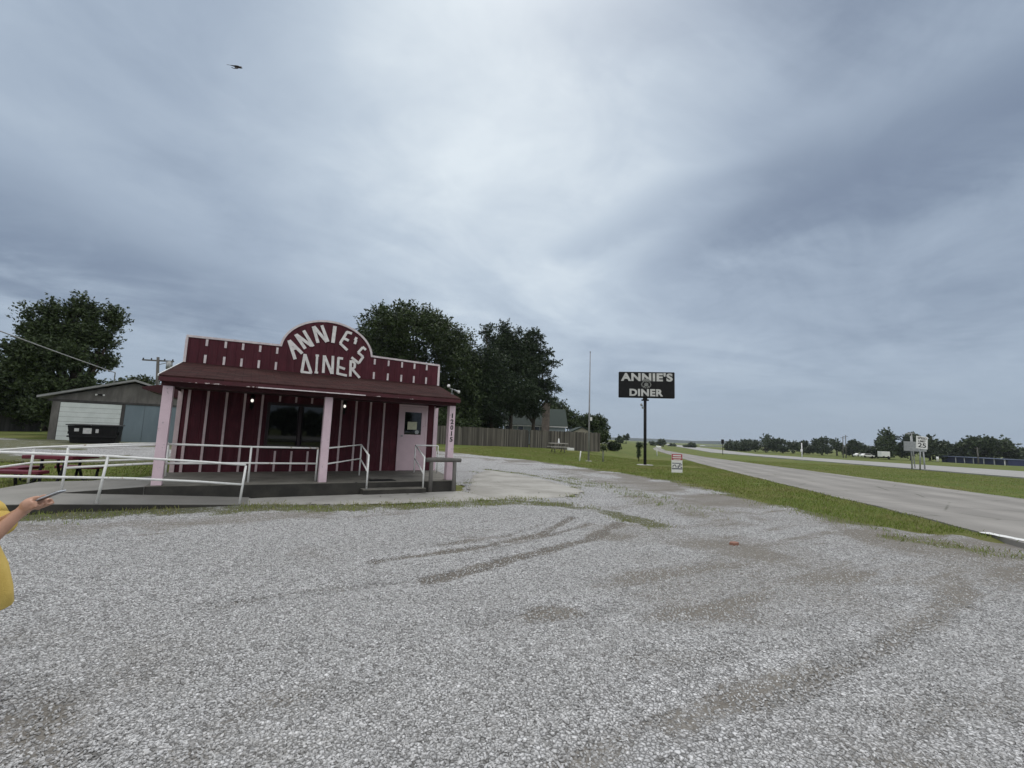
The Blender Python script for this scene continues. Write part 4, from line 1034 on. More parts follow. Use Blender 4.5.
tree('dense_tree', 'round dark tree just right of the flagpole', 'trees behind the house', gb(599, 80, 447.5),
     plobes(80, [(595, 424, 14, 10), (603, 430, 9, 9), (585, 426, 9, 10), (598, 437, 11, 6)], .8, 6), M_LEAF, 1500, 18, .16, 1.2, 16, .28)
tree('dense_tree', 'low dark tree behind the diner roof and left of the house', 'trees behind the house', gb(476, 74, 446),
     plobes(74, [(470, 418, 22, 20), (455, 425, 20, 16), (490, 424, 12, 12), (440, 420, 20, 18)], .7, 7), M_LEAF, 1500, 18, .17, 1.4, 17, .3)
LT = 'trees behind the garage'
tree('maple_tree', 'tall feathery dark tree with upright sprays above the garage', LT, gb(72, 46, 428),
     plobes(46, [(31, 320, 6, 17), (44, 314, 7, 19), (57, 320, 6, 16), (70, 318, 6, 17), (83, 311, 7, 18), (95, 319, 7, 17), (107, 318, 7, 18), (119, 328, 6, 14), (25, 338, 9, 6), (50, 338, 22, 15), (84, 340, 22, 16), (107, 346, 11, 10), (66, 362, 30, 22), (96, 364, 14, 12), (30, 356, 15, 10), (75, 390, 30, 18), (38, 372, 18, 12), (70, 412, 28, 16)], .8, 8), M_LEAF, 5200, 24, .09, 1.05, 18, .42, .9, spread=.15)
tree('dense_tree', 'dark broad tree at the left end, filling in below the feathery tree', LT, gb(8, 54, 430),
     plobes(54, [(12, 385, 24, 16), (-15, 380, 26, 18), (35, 395, 18, 16), (5, 405, 34, 18), (38, 412, 14, 12), (-30, 400, 26, 22), (20, 372, 10, 7)], .8, 9), M_LEAF, 2200, 22, .125, 1.2, 19, .3)
tree('dense_tree', 'paler small tree seen over the garage roof, left of the utility pole', LT, gb(128, 60, 429),
     plobes(60, [(112, 374, 10, 7), (128, 378, 12, 7), (140, 384, 10, 6), (152, 386, 8, 5), (120, 390, 20, 10)], .8, 10), M_LEAF_L, 1000, 16, .12, .9, 20, .2)
tree('dense_tree', 'dark low tree in the gap between the garage and the far left fence', LT, gb(45, 58, 430),
     plobes(58, [(46, 405, 10, 14), (52, 415, 10, 14), (60, 400, 12, 14)], .7, 12), M_LEAF, 800, 18, .13, 1.0, 21, .2)
# trees across the highway, each with its own crown
FT = 'trees across the highway'
FAR = [(731, 440, 453, 9, 330), (746, 438.5, 453, 18, 320), (766, 433.5, 453, 21, 310), (783, 437, 453.5, 24, 305), (803, 440, 454, 20, 300), (822, 435.5, 454.5, 19, 295), (837, 443, 455, 9, 300), (853, 439.5, 456, 17, 290),
       (872, 444, 458, 14, 270), (889, 426.5, 458.5, 28, 260), (911, 430.5, 459.5, 26, 262), (930, 434, 460, 21, 265), (947, 441, 461, 16, 260), (962, 440, 462, 15, 262), (990, 434, 463.5, 33, 255), (1012, 440, 464, 22, 258), (1034, 445, 465, 24, 250), (972, 446, 463, 20, 275), (1060, 440, 466, 30, 245), (1095, 446, 468, 30, 240)]
LOOK = ['smallest bushy tree at the left end of the row across the highway', 'low rounded tree second from the left of the row across the highway', 'tallest tree of the left clump across the highway', 'broad low tree behind the white road marker post', 'rounded tree right beside the white road marker post',
        'pale topped tree left of the two utility poles', 'very small bush between the clump and the utility poles', 'rounded tree just right of the two utility poles', 'small tree left of the tall tree by the white box', 'tall ragged tree behind the white box trailer', 'broad tree behind the left post of the road signs',
        'wide tree directly behind the 25 sign', 'short thin tree right of the 25 sign', 'short tree above the left end of the blue building', 'big domed tree above the blue building', 'rounded tree above the right end of the blue building', 'low tree at the right edge past the blue building', 'low tree between the thin tree and the domed tree, set back', 'tree beyond the right edge, nearest one', 'tree beyond the right edge, farthest one']
for i, (px, ty, by, w_, d) in enumerate(FAR):
    rnd = random.Random(100 + i); hh = by - ty; ls = []
    for k in range(5):
        ls.append((px + rnd.uniform(-.5, .5) * w_, ty + hh * rnd.uniform(.35, .75), w_ * rnd.uniform(.28, .45), hh * rnd.uniform(.22, .36)))
    ls += [(px + rnd.uniform(-.2, .2) * w_, ty + hh * .28, w_ * .3, hh * .27), (px, by - hh * .25, w_ * .5, hh * .24)]
    tree('roadside_tree', LOOK[i], FT, gb(px, d, by), plobes(d, ls, .8, 50 + i), M_LEAF_F if i not in (9, 14) else M_LEAF, 640, 16, .38, 1.5, 60 + i, .35)
# little trees far down the road
for i, (px, ty, by, w_, d, lab) in enumerate([(661, 439.5, 447, 9, 400, 'round tree beside the far end of the road'), (652, 442, 447, 8, 420, 'low bush left of the round tree at the far end of the road'), (690, 443.5, 448, 13, 420, 'low dark bush far off between the road and the highway'), (672, 444, 447.6, 9, 480, 'smallest bush far off past the round tree'),
                                              (619.5, 437, 446, 4.5, 260, 'left one of two thin pines far behind the lawn'), (626, 435.5, 446, 4.5, 262, 'right one of two thin pines far behind the lawn'), (640, 443, 447, 12, 430, 'low bush behind the sign pole, far off'), (1120, 430, 470, 40, 200, 'tree outside the frame to the right')][:7]):
    rnd = random.Random(200 + i); hh = by - ty
    tree('distant_tree', lab, 'little trees far down the road', gb(px, d, by), plobes(d, [(px, ty + hh * .35, w_ * .42, hh * .36), (px + w_ * .2, ty + hh * .55, w_ * .35, hh * .3), (px - w_ * .22, ty + hh * .6, w_ * .35, hh * .3)], .8, 80 + i), M_LEAF_F, 110, 10, .7, 2.2, 90 + i, .3)
sb = at(614, 451.2)
tree('shrub', 'dark rounded shrub alone on the lawn between the flagpole and the sign pole', None, (sb[0], sb[1], sb[2]), plobes(float(np.hypot(*(sb - CAM)[:2])), [(612, 446, 5.5, 4.5), (617, 447, 5, 4), (614, 448.5, 7, 3)], .8, 33), M_LEAF_P, 420, 12, .12, .45, 34, .06, cat='shrub')
# a row of trees well behind the photographer, mirrored in the window glass
for i, (ang, d, h_) in enumerate([(158, 66, 7.6), (164, 70, 7.4), (169.5, 62, 4.0), (174, 68, 4.6), (178.5, 64, 3.7), (186, 70, 5.5)]):
    x, y = CAM[0] + d * math.sin(rad(ang)), CAM[1] + d * math.cos(rad(ang)); z0 = hz(x, y); r_ = h_ * .5
    tree('lone_tree', ['tree at the east end of the row behind the photographer', 'tree second from the east end of the row behind the photographer', 'lowest tree of the row behind the photographer', 'tree left of the lowest tree in the row behind the photographer', 'tree second from the west end of the row behind the photographer', 'tree at the west end of the row behind the photographer'][i], 'trees behind the photographer', (x, y, z0),
         [((x + r_ * .4 * math.cos(k * 1.3), y + r_ * .4 * math.sin(k * 1.3), z0 + h_ * (.4 + .1 * k)), (r_ * 1.0, r_ * .9, h_ * .30)) for k in range(5)], M_LEAF, 500, 14, .4, 1.6, 300 + i, .3)

# ------------------------------------------------------------------ poles and signs on the lawn
def place(px, py): q = at(px, py); return Vector(q)


fp = place(588.5, 461.5); ftop = far(589.7, float(np.hypot(fp.x - CAM[0], fp.y - CAM[1])), 352.5)[2]
t = thing('flagpole', tuple(fp), 'tall bare grey flagpole standing on the lawn', 'flagpole')
MB().tube([fp - Z * .2, fp + Z * (ftop - fp.z) * .42, fp + Z * (ftop - fp.z)], [.075, .062, .030], 10).build('pole', mat('dull_aluminium', (.30, .30, .31), (.24, .24, .25), 4, .5, .03, metal=.3), t)
MB().box(fp.x + .06, fp.x + .24, fp.y - .06, fp.y + .06, fp.z + 3.05, fp.z + 3.32).build('rope_box', M_WPANEL, t)
MB().tube([fp + Z * (ftop - fp.z), fp + Z * (ftop - fp.z + .05), fp + Z * (ftop - fp.z + .1)], [.03, .06, .01], 10).build('finial', MATS['dull_aluminium'], t)
MB().tube([fp - Z * .1, fp + Z * .06], [.28, .22], 12).build('footing', M_WALK, t)

ws = place(579.3, 461.2)
t = thing('white_stake', tuple(ws), 'short leaning white stake left of the flagpole', 'stake')
MB().tube([ws - Z * .1, ws + Vector((.10, -.03, .74))], [.05, .045], 8).build('stake', M_WPANEL, t)
ys = place(603, 462.0)
t = thing('sapling', tuple(ys), 'young sapling in a pale trunk guard right of the flagpole', 'sapling')
MB().tube([ys - Z * .1, ys + Z * .95], [.075, .07], 8).build('trunk_guard', mat('pale_tree_guard', (.22, .23, .17), (.17, .19, .12), 4, .8, .1), t)
V, Fc = crown_mesh([(tuple(ys + Z * 1.15), (.22, .22, .25)), (tuple(ys + Z * 1.0), (.2, .2, .2))], 60, 10, .05, .3, 5); V = V - np.array(ys)
me = bpy.data.meshes.new('crown'); me.from_pydata(V.tolist(), [], Fc.tolist()); link('crown', me, M_LEAF_L, t)

# roadside sign
sp0 = place(645, 465.5); sdist = float(np.hypot(sp0.x - CAM[0], sp0.y - CAM[1]))
zb, zt = far(646, sdist, 398.0)[2], far(646, sdist, 372.2)[2]
sg = thing('diner_sign', tuple(sp0), 'black roadside sign board reading ANNIE\'S DINER on a black pole', 'sign')
MB().tube([sp0 - Z * .3, sp0 + Z * (zb - sp0.z + .3)], .11, 14).build('pole', M_BLACK, sg)
a_ = math.atan2(RT0[1], RT0[0]) - rad(9); su = Vector((math.cos(a_), math.sin(a_), 0)); sn = Vector((su.y, -su.x, 0)); hw_ = 2.03
sc0 = Vector((sp0.x, sp0.y, (zb + zt) / 2)) + su * .08; hh_ = (zt - zb) / 2
bd = MB().obox(sc0, su, sn, Z, hw_, .16, hh_).build('sign_panel', M_BLACK, sg, .05)
M_SLET = mat('silver_grey_letter', (.58, .58, .57), (.46, .46, .455), 3, .5, .05)
put_text("ANNIE'S", hh_ * 2 * .325, hw_ * 2 * .925, sc0 + sn * .165 + Z * hh_ * .60, su, Z, M_SLET, bd, 'lettering', .006, .045, 1.10)
put_text('DINER', hh_ * 2 * .275, hw_ * 2 * .60, sc0 + sn * .165 - Z * hh_ * .60 - su * .02, su, Z, M_SLET, bd, 'lettering', .006, .045, 1.10)
em = MB(); ec = sc0 + sn * .168 - su * .02 + Z * hh_ * .02
for k in range(14):
    a0 = 2 * math.pi * k / 14; em.obox(ec + su * .33 * math.cos(a0) + Z * .25 * math.sin(a0), su * math.cos(a0) + Z * math.sin(a0), sn, -su * math.sin(a0) + Z * math.cos(a0), .035, .006, .05)
em.obox(ec + Z * .30, su, sn, Z, .30, .0055, .05).obox(ec + Z * .38, su, sn, Z, .20, .005, .06)
em.tube([ec - sn * .004, ec + sn * .005], .15, 14).obox(ec - Z * .15 - su * .16, su, sn, Z, .06, .0052, .05).obox(ec - Z * .15 + su * .16, su, sn, Z, .06, .0052, .05)
em.build('emblem', mat('dull_grey_emblem', (.23, .235, .225), (.15, .155, .15), 12, .6, 0), bd)
MB().obox(sp0 + Z * (zb - sp0.z - .16), su, sn, Z, .26, .1, .05).obox(sp0 + Z * (zb - sp0.z - .04), su, sn, Z, .15, .12, .1).build('bracket', M_BLACK, sg)
sl = MB().tube([sp0 + Z * (zb - sp0.z - .62), sp0 + Z * (zb - sp0.z - .60) - su * .22], .02, 6).tube([sp0 - su * .22 + Z * (zb - sp0.z - .60), sp0 - su * .30 + sn * .12 + Z * (zb - sp0.z - .50)], [.05, .10], 8).box(sp0.x - .3, sp0.x - .16, sp0.y - .05, sp0.y + .05, zb - .82, zb - .68)
sl.build('floodlight', M_STEEL, sg)
MB().tube([sp0 - Z * .2, sp0 + Z * .07], [.62, .58], 16).build('footing', M_WALK, sg)
dk = place(638.8, 461.6)
t = thing('dark_sapling', tuple(dk), 'thin dark narrow sapling standing left of the sign pole', 'sapling')
MB().tube([dk - Z * .2, dk + Z * 1.2], [.05, .03], 7).build('trunk', M_BARK, t)
V, Fc = crown_mesh([(tuple(dk + Z * 1.42), (.22, .22, .28)), (tuple(dk + Z * .95), (.15, .15, .3)), (tuple(dk + Z * .55), (.10, .10, .3)), (tuple(dk + Z * 1.45 + su * .2), (.12, .12, .15))], 220, 9, .05, .22, 6); V = V - np.array(dk)
me = bpy.data.meshes.new('crown'); me.from_pydata(V.tolist(), [], Fc.tolist()); link('crown', me, M_LEAF_P, t)

# yard sign
yq = place(677, 476.0); yu = Vector((RT0[0], RT0[1], 0)); yn = Vector((yu.y, -yu.x, 0))
t = thing('yard_sign', tuple(yq), 'small white yard sign with a red top standing in the lawn by the road', 'sign')
yc = yq + Z * .62
yp = MB().obox(yc, yu, yn, Z, .27, .008, .45).build('panel', M_WPANEL, t)
MB().obox(yc + Z * .30 + yn * .0095, yu, yn, Z, .265, .0015, .145).build('red_band', mat('sign_red', (.40, .055, .075), (.32, .045, .06), 8, .5, 0), yp)
MB().obox(yc + Z * .37 + yn * .0125, yu, yn, Z, .20, .0015, .030).obox(yc + Z * .27 + yn * .0125, yu, yn, Z, .22, .0015, .022).obox(yc + Z * .19 + yn * .0125, yu, yn, Z, .17, .0015, .012).build('white_print', M_WPANEL, yp)
ar = MB().obox(yc - Z * .0 + yn * .0095 - yu * .02, yu, yn, Z, .22, .0015, .018).obox(yc - Z * .27 + yn * .0095 - yu * .0, yu, yn, Z, .26, .0015, .025)
for (x0, z0), (x1, z1) in (((-.20, -.20), (-.20, -.13)), ((-.20, -.13), (-.14, -.09)), ((-.14, -.09), (-.08, -.09)), ((-.08, -.09), (-.05, -.14)), ((-.05, -.14), (-.05, -.20))):
    q0, q1 = yc + yu * x0 + Z * z0 + yn * .0095, yc + yu * x1 + Z * z1 + yn * .0095; d_ = (q1 - q0); ar.obox((q0 + q1) / 2, d_.normalized(), yn, d_.normalized().cross(yn), d_.length / 2 + .015, .0015, .018)
for k in range(3):
    for j in range(3):
        if (k + j) % 3: ar.obox(yc + yu * (.06 + .075 * k) - Z * (.07 + .065 * j) + yn * .0095, yu, yn, Z, .03, .0015, .026)
ar.build('dark_print', mat('navy_ink', (.035, .035, .075), (.03, .03, .06), 9, .5, 0), yp)
for s in (-1, 1): MB().tube([yq + yu * s * .2 - Z * .2, yq + yu * s * .2 + Z * .45], .006, 6).build('leg', M_STEEL, t)

# second picnic table, pale, by the fence
q = Vector(far(558, 42, 451.5)); M_PALEWOOD = mat('pale_grey_planks', (.34, .325, .295), (.26, .245, .22), 5, .8, .1)
t = thing('pale_picnic_table', tuple(q), 'grey wooden picnic table on the lawn in front of the board fence', 'picnic table')
tu = Vector((.93, -.36, 0)).normalized(); tv = Vector((-tu.y, tu.x, 0))
MB().obox(q + Z * .74, tu, tv, Z, .85, .40, .04).build('table_top', M_PALEWOOD, t)
for s in (-1, 1): MB().obox(q + Z * .42 + tv * s * .70, tu, tv, Z, .85, .15, .035).build('bench', M_PALEWOOD, t)
for s in (-1, 1):
    for k in (-1, 1): MB().tube([q + tu * s * .45 + tv * k * .15 + Z * .7, q + tu * s * .45 + tv * k * .6 - Z * .05], .045, 6).build('leg', M_OLDWOOD, t)
MB().tube([q + tu * .05 + Z * .75, q + tu * .05 + Z * .80, q + tu * .05 + Z * 1.02, q + tu * .05 + Z * 1.2], [.10, .09, .07, .03], 10).build('umbrella_stub', M_WPANEL, None, origin=tuple(q + tu * .05 + Z * .75))
tag(bpy.data.objects['umbrella_stub'], 'short pale cone standing on the grey picnic table', 'cone')
bx = Vector(far(570.5, 45, 450.2))
MB().obox(bx + Z * .10, tu, tv, Z, .32, .2, .12).build('pale_crate', M_WPANEL, None, .02, tuple(bx)); tag(bpy.data.objects['pale_crate'], 'low pale box on the lawn right of the grey picnic table', 'box')

# speed limit sign group in the median
def post_sign(name, label, posts, cpx, cpy, dist, wpx, hpx, tilt, mat_, texts=None, turn=0.0, group=None):
    c = Vector(far(cpx, dist, cpy)); ppm = FPX / float(np.dot(np.array(c) - CAM, FW)); b0 = Vector(far(posts[0][0], dist))
    t_ = thing(name, tuple(b0), label, 'sign', group); a2 = math.atan2(RT0[1], RT0[0]) + turn; uu = Vector((math.cos(a2), math.sin(a2), 0)); nn = Vector((uu.y, -uu.x, 0))
    ux = (uu * math.cos(tilt) + Z * math.sin(tilt)); uz = (Z * math.cos(tilt) - uu * math.sin(tilt))
    pn = MB().obox(c, ux, nn, uz, wpx / ppm / 2, .03, hpx / ppm / 2).build('panel', mat_, t_)
    for (bx_, by_, tx_, ty_) in posts:
        p0 = Vector(far(bx_, dist + .3)); p1 = Vector(far(tx_, dist + .3, ty_)); p0.z = hz(p0.x, p0.y) - .2
        MB().tube([p0, p1], .075, 7).build('post', M_STEEL, t_)
    for body, hh2, ww2, dz_ in (texts or []):
        put_text(body, hpx / ppm * hh2, wpx / ppm * ww2, c + nn * .034 + uz * hpx / ppm * dz_, ux, uz, M_INK, pn, 'lettering', .006, .02)
    return t_


post_sign('road_sign', 'large grey back of a wide road sign on posts behind the 25 sign', [(910.5, 470, 910.8, 436), (923.3, 470, 923.3, 452)], 915, 446.5, 70.5, 22.5, 9.5, rad(-1), M_STEEL, group='road signs in the median')
post_sign('speed_sign', 'white SPEED LIMIT 25 sign leaning on its post in the median', [(918.3, 470, 920.2, 443)], 921.8, 442.6, 68, 11.2, 12.4, rad(-5), M_WPANEL, [('25', .36, .72, -.22), ('SPEED', .17, .80, .34), ('LIMIT', .17, .66, .10)], group='road signs in the median')
p0 = Vector(far(913.6, 74)); pt_ = Vector(far(911.5, 74, 433.6))
t = thing('guide_post', tuple(p0), 'leaning grey post with a crossbar behind the road signs', 'post')
MB().tube([p0 - Z * .3, pt_], .06, 7).build('post', M_STEEL, t); MB().tube([Vector(far(904.5, 74, 434.2)), Vector(far(914.5, 74, 433.0))], .06, 6).build('crossbar', M_STEEL, t)

# markers along the highway
t_s = far(722.6, 150); t = thing('road_marker', tuple(t_s), 'dark small road sign on a thin post seen from behind, in the median', 'road marker')
MB().tube([Vector(t_s) - Z * .3, Vector(far(722.6, 150, 439.5))], .09, 6).build('post', M_BLACK, t); c = Vector(far(722.6, 149.8, 441.6)); MB().obox(c, yu, yn, Z, .42, .03, .65).build('panel', M_BLACK, t)
t_s = far(801.6, 150); t = thing('road_marker', tuple(t_s), 'white upright marker post at the edge of the highway before the trees', 'road marker')
MB().tube([Vector(t_s) - Z * .3, Vector(far(801.6, 150, 443))], .14, 6).build('post', M_WPANEL, t); MB().obox(Vector(far(801.6, 149.7, 450.4)), yu, yn, Z, .30, .03, .35).build('panel', M_WPANEL, t)
t_s = far(657, 78); t = thing('roadside_mailbox', tuple(t_s), 'white mailbox on a post at the edge of the frontage road', 'mailbox')
MB().tube([Vector(t_s) - Z * .3, Vector(far(656.7, 78, 445.5))], .09, 7).build('post', M_WPANEL, t)
c = Vector(far(658.5, 78, 447.2)); MB().prism([(-.13, -.12), (.13, -.12), (.13, .06), (.08, .14), (0, .17), (-.08, .14), (-.13, .06)], lambda a, z: c - yu * .35 + yn * a + Z * z, lambda a, z: c + yu * .40 + yn * a + Z * z).build('box', M_WPANEL, t)


def utility_pole(label, base, top, r=.14, arms=((.94, 2.8),), arm_dir=None, extra=True):
    b, tp = Vector(base), Vector(top); t_ = thing('utility_pole', tuple(b), label, 'utility pole', 'wooden utility poles'); ad = Vector(arm_dir or tuple(yu))
    MB().tube([b - Z * .3, tp], [r, r * .65], 8).build('pole', M_OLDWOOD, t_)
    for f, w_ in arms:
        p_ = b + (tp - b) * f; MB().obox(p_ - yn * .02, ad, ad.cross(Z), Z, w_ / 2, .06, .06).build('crossarm', M_OLDWOOD, t_)
        for s in (-1, -.45, .45, 1): MB().tube([p_ + ad * s * w_ * .47 + Z * .06, p_ + ad * s * w_ * .47 + Z * .15, p_ + ad * s * w_ * .47 + Z * .2], [.05, .06, .03], 7).build('insulator', M_BLACK, t_)
    if extra:
        p_ = b + (tp - b) * .90 + ad * .95; MB().tube([p_ - Z * .35, p_ - Z * .3, p_ + Z * .32, p_ + Z * .38], [.2, .25, .25, .1], 12).build('transformer', M_STEEL, t_)
        MB().tube([b + (tp - b) * .9, p_ + Z * .3], .03, 6).build('bracket', M_STEEL, t_)
    return t_


utility_pole('wooden utility pole with crossarm and transformers between the garage and the diner', far(154.5, 52), far(158.1, 52, 357.2), .17, ((.955, 2.6),), tuple((Vector((RT0[0], RT0[1], 0)) + Vector((FW[0], FW[1], 0)) * .15).normalized()))
for px, py, d, lab in ((842.6, 436.5, 240, 'left one of two bare utility poles beyond the highway'), (845.4, 435, 246, 'right one of two bare utility poles beyond the highway'), (977, 447.5, 215, 'thin utility pole in front of the blue building')):
    utility_pole(lab, far(px, d), far(px + .2, d, py), .22, ((.93, 2.0),), None, False)
wp = CAM + np.array([-26.0, 14.0, 0]); wpz = hz(wp[0], wp[1])
utility_pole('utility pole standing outside the picture to the left, carrying the garage cable', (wp[0], wp[1], wpz), (wp[0], wp[1], wpz + 9.0), .16, ((.95, 2.4),), None, False)
wa = Vector(far(0, 27, 331)); wb = Vector((-5.45, GY - .2, 4.42)); MB().tube([(-5.45, GY - .2, 3.7), (-5.45, GY - .2, 4.38), (-5.45, GY - .26, 4.45)], .03, 8).build('service_mast', M_STEEL, gar); dirw = (wa - wb); wend = wb + dirw * 1.9
pts = [wb + (wend - wb) * (i / 16) - Z * (.55 * 4 * (i / 16) * (1 - i / 16) - .55 * 4 * (1 / 1.9) * (1 - 1 / 1.9) * (i / 16) * 1.9 * (1 if i / 16 < 1 / 1.9 else 0) - (.55 * 4 * (1 / 1.9) * (1 - 1 / 1.9) if i / 16 >= 1 / 1.9 else 0)) * .15 for i in range(17)]
pole_far = bpy.data.objects['utility_pole.004'] if 'utility_pole.004' in bpy.data.objects else None
if pole_far is not None:
    for ch in [pole_far]: ch.location = (wend.x, wend.y, wpz)
MB().tube(pts, .024, 6).build('service_cable', mat('pale_cable', (.34, .34, .34), (.28, .28, .28), 3, .6, 0), None, origin=tuple(wb)); tag(bpy.data.objects['service_cable'], 'pale overhead cable running from the left down to the garage gable', 'cable')

# white trailer, vehicles and the long blue building across the highway
tr = Vector(far(884, 232, 458.0)); t = thing('box_trailer', tuple(tr), 'white box trailer parked in front of the tall ragged tree', 'trailer')
MB().obox(tr + Z * 1.5, yu, yn, Z, 1.7, 1.0, 1.05).build('box', M_WPANEL, t, .1)
for s in (-1, 1): MB().tube([tr + yu * s * .9 - yn * 1.2 + Z * .4 + yn * .2, tr + yu * s * .9 + yn * 1.15 + Z * .4], .4, 12).build('wheel', M_BLACK, t)
MB().obox(tr + yu * 2.3 + Z * .5, yu, yn, Z, .6, .1, .08).build('drawbar', M_BLACK, t)


def car(label, px, py, d, L_=4.6):
    b = Vector(far(px, d, py)); t_ = thing('parked_car', tuple(b), label, 'car', 'cars parked across the highway')
    prof_ = [(-.5, .28), (.5, .28), (.5, .72), (.32, .85), (.18, 1.38), (-.25, 1.42), (-.40, .95), (-.5, .88)]
    MB().prism([(a * L_, z) for a, z in prof_], lambda a, z: b + yu * a + yn * .85 + Z * z, lambda a, z: b + yu * a - yn * .85 + Z * z).build('body', M_WPANEL, t_, .08)
    MB().prism([(a * L_, z) for a, z in ((-.34, .98), (.26, .95), (.155, 1.32), (-.235, 1.35))], lambda a, z: b + yu * a + yn * .87 + Z * z, lambda a, z: b + yu * a - yn * .87 + Z * z).build('window', M_GLASS, t_)
    for s in (-.3, .3):
        for k in (-1, 1): MB().tube([b + yu * s * L_ + yn * (k * .90) + Z * .34, b + yu * s * L_ + yn * (k * .66) + Z * .34], .34, 14).build('wheel', M_BLACK, t_)
    return t_


car('white car parked left of the white box trailer', 867, 457.2, 236, 5.2); car('white pickup sized car at the far left of the trailer, half hidden by bushes', 860, 456.6, 250, 4.8)
car('white car parked far away past the dark shrub on the lawn', 608, 446.5, 150, 5.0)
B0, B1 = Vector(far(940, 262, 461.0)), Vector(far(1006, 222, 465.0)); bu = Vector((B1.x - B0.x, B1.y - B0.y, 0)); BL = bu.length; bu.normalize(); bn = Vector((bu.y, -bu.x, 0))
if bn.dot(Vector((CAM[0], CAM[1], 0)) - B0) < 0: bn = -bn
t = thing('blue_building', tuple(B0), 'long low blue building with white posts across the highway', 'building')
mz = (B0.z + B1.z) / 2; cB = Vector(((B0.x + B1.x) / 2, (B0.y + B1.y) / 2, mz - .4))
MB().obox(cB + Z * 1.1 - bn * 3, bu, bn, Z, BL / 2, 2.4, 1.2).build('wall', mat('blue_sheet_wall', (.030, .038, .115), (.022, .03, .085), .4, .5, .03), t)
MB().obox(cB + Z * 2.4 - bn * 2.4, bu, bn, Z, BL / 2 + .4, 3.2, .10).build('roof', mat('blue_grey_roof', (.16, .19, .30), (.12, .145, .24), .4, .5, .03), t)
for px in (959.4, 969.4, 979.5, 990.6, 1001.6, 1012):
    f = (px - 940) / 73.0; f = f * 214 / (262 * (1 - f) + 214 * f) if False else f
    pb = B0 + (B1 - B0) * min(1, f * (1.0 + .12 * (1 - f))); pb.z = mz - .4
    MB().tube([pb - Z * .3, pb + Z * 2.3], .16, 7).build('post', M_WPANEL, t)
q = Vector(far(937.6, 225, 460.6)); MB().tube([q - Z * .3, q + Z * 1.4], .35, 9).build('white_bollard', M_WPANEL, None, origin=tuple(q)); tag(bpy.data.objects['white_bollard'], 'white bollard at the left end of the blue building', 'bollard')
q = Vector(far(716, 620, 449.2)); t = thing('white_hall', tuple(q), 'long white low building on the horizon beyond the highway', 'building')
MB().obox(q + Z * 1.4, yu, yn, Z, 17, 7, 1.9).build('wall', M_WPANEL, t); MB().prism([(-18, 3.3), (18, 3.3), (16, 4.2), (-16, 4.2)], lambda a, z: q + yu * a + yn * 7.4 + Z * z, lambda a, z: q + yu * a - yn * 7.4 + Z * z).build('roof', M_STEEL, t)

# reddish scrap on the gravel
q = place(734, 545.5)
o = MB().prism([(-.075, -.05), (.02, -.065), (.085, -.03), (.075, .035), (-.01, .06), (-.08, .03)], lambda a, b: (q.x + a, q.y + b, q.z + .005), lambda a, b: (q.x + a * .9, q.y + b * .9, q.z + .05)).build('brick_fragment', mat('orange_red_brick', (.26, .13, .09), (.20, .105, .08), 20, .85, .2), None, .006, tuple(q))
tag(o, 'flat orange red brick fragment lying on the gravel', 'brick')

# bird in flight
bp = Vector(CAM + ray(236.5, 66.5) * 40)
t = None
mb = MB(); bf = (Vector(RT) * .96 + Vector(FW) * .2 - Z * .10).normalized(); bs = (Vector(ray(236.5, 66.5)) * .96 + Vector(UP) * .12); bs = (bs - bf * bs.dot(bf)).normalized(); bu_ = bs.cross(bf)
prof_ = [(-.40, .012), (-.30, .025), (-.18, .04), (-.05, .075), (.08, .085), (.18, .065), (.24, .05), (.29, .045), (.33, .022), (.37, .004)]
rings = []
for x, r_ in prof_: rings.append([bp + bf * x + bs * r_ * math.cos(k * math.pi / 5) + bu_ * (r_ * .85 * math.sin(k * math.pi / 5) + .02 * (x > .2)) for k in range(10)])
mb.loft(rings)
for s in (-1, 1):
    st_ = [(0, .0, .12, .02), (.25, .06, .11, .03), (.5, .05, .09, .02), (.72, -.01, .045, .006)]
    rr_ = []
    for (y, zz, ch, th_) in st_: rr_.append([bp + bs * s * (y + .05) + bf * (.08 + ch * math.cos(k * math.pi / 4) - y * .12) + bu_ * (zz + th_ * .5 * math.sin(k * math.pi / 4) + .03) for k in range(8)])
    mb.loft(rr_)
mb.add([bp - bf * .36 + bs * .02, bp - bf * .36 - bs * .02, bp - bf * .55 - bs * .10, bp - bf * .55 + bs * .10, bp - bf * .36 + bs * .02 + bu_ * .01, bp - bf * .36 - bs * .02 + bu_ * .01, bp - bf * .55 - bs * .10 + bu_ * .01, bp - bf * .55 + bs * .10 + bu_ * .01],
       [(3, 2, 1, 0), (4, 5, 6, 7), (0, 1, 5, 4), (1, 2, 6, 5), (2, 3, 7, 6), (3, 0, 4, 7)])
o = mb.build('bird', mat('dark_feather', (.030, .022, .020), (.02, .016, .015), 10, .8, .1), None, origin=tuple(bp)); tag(o, 'small dark bird gliding high in the cloudy sky', 'bird')

# ------------------------------------------------------------------ the child at the left edge
PB = Vector((.305 - .857 * .10, -7.895 + .5135 * .10, .0)); pa = math.atan2(RT0[1], RT0[0]) + rad(14)
PF = Vector((math.cos(pa), math.sin(pa), 0)); PLf = Vector((-PF.y, PF.x, 0)); PB.z = hz(PB.x, PB.y) + .02


KP = .93


def L3(x, y, z): return PB + (PF * (x - .15 * max(0, z - .75) / .5) + PLf * y + Z * z) * KP


def ell(c, rx, ry, n=16, tilt=0.0):
    """ring in the plane across z at a local centre"""
    return [L3(c[0] + rx * math.cos(2 * math.pi * k / n), c[1] + ry * math.sin(2 * math.pi * k / n), c[2] + tilt * math.cos(2 * math.pi * k / n)) for k in range(n)]


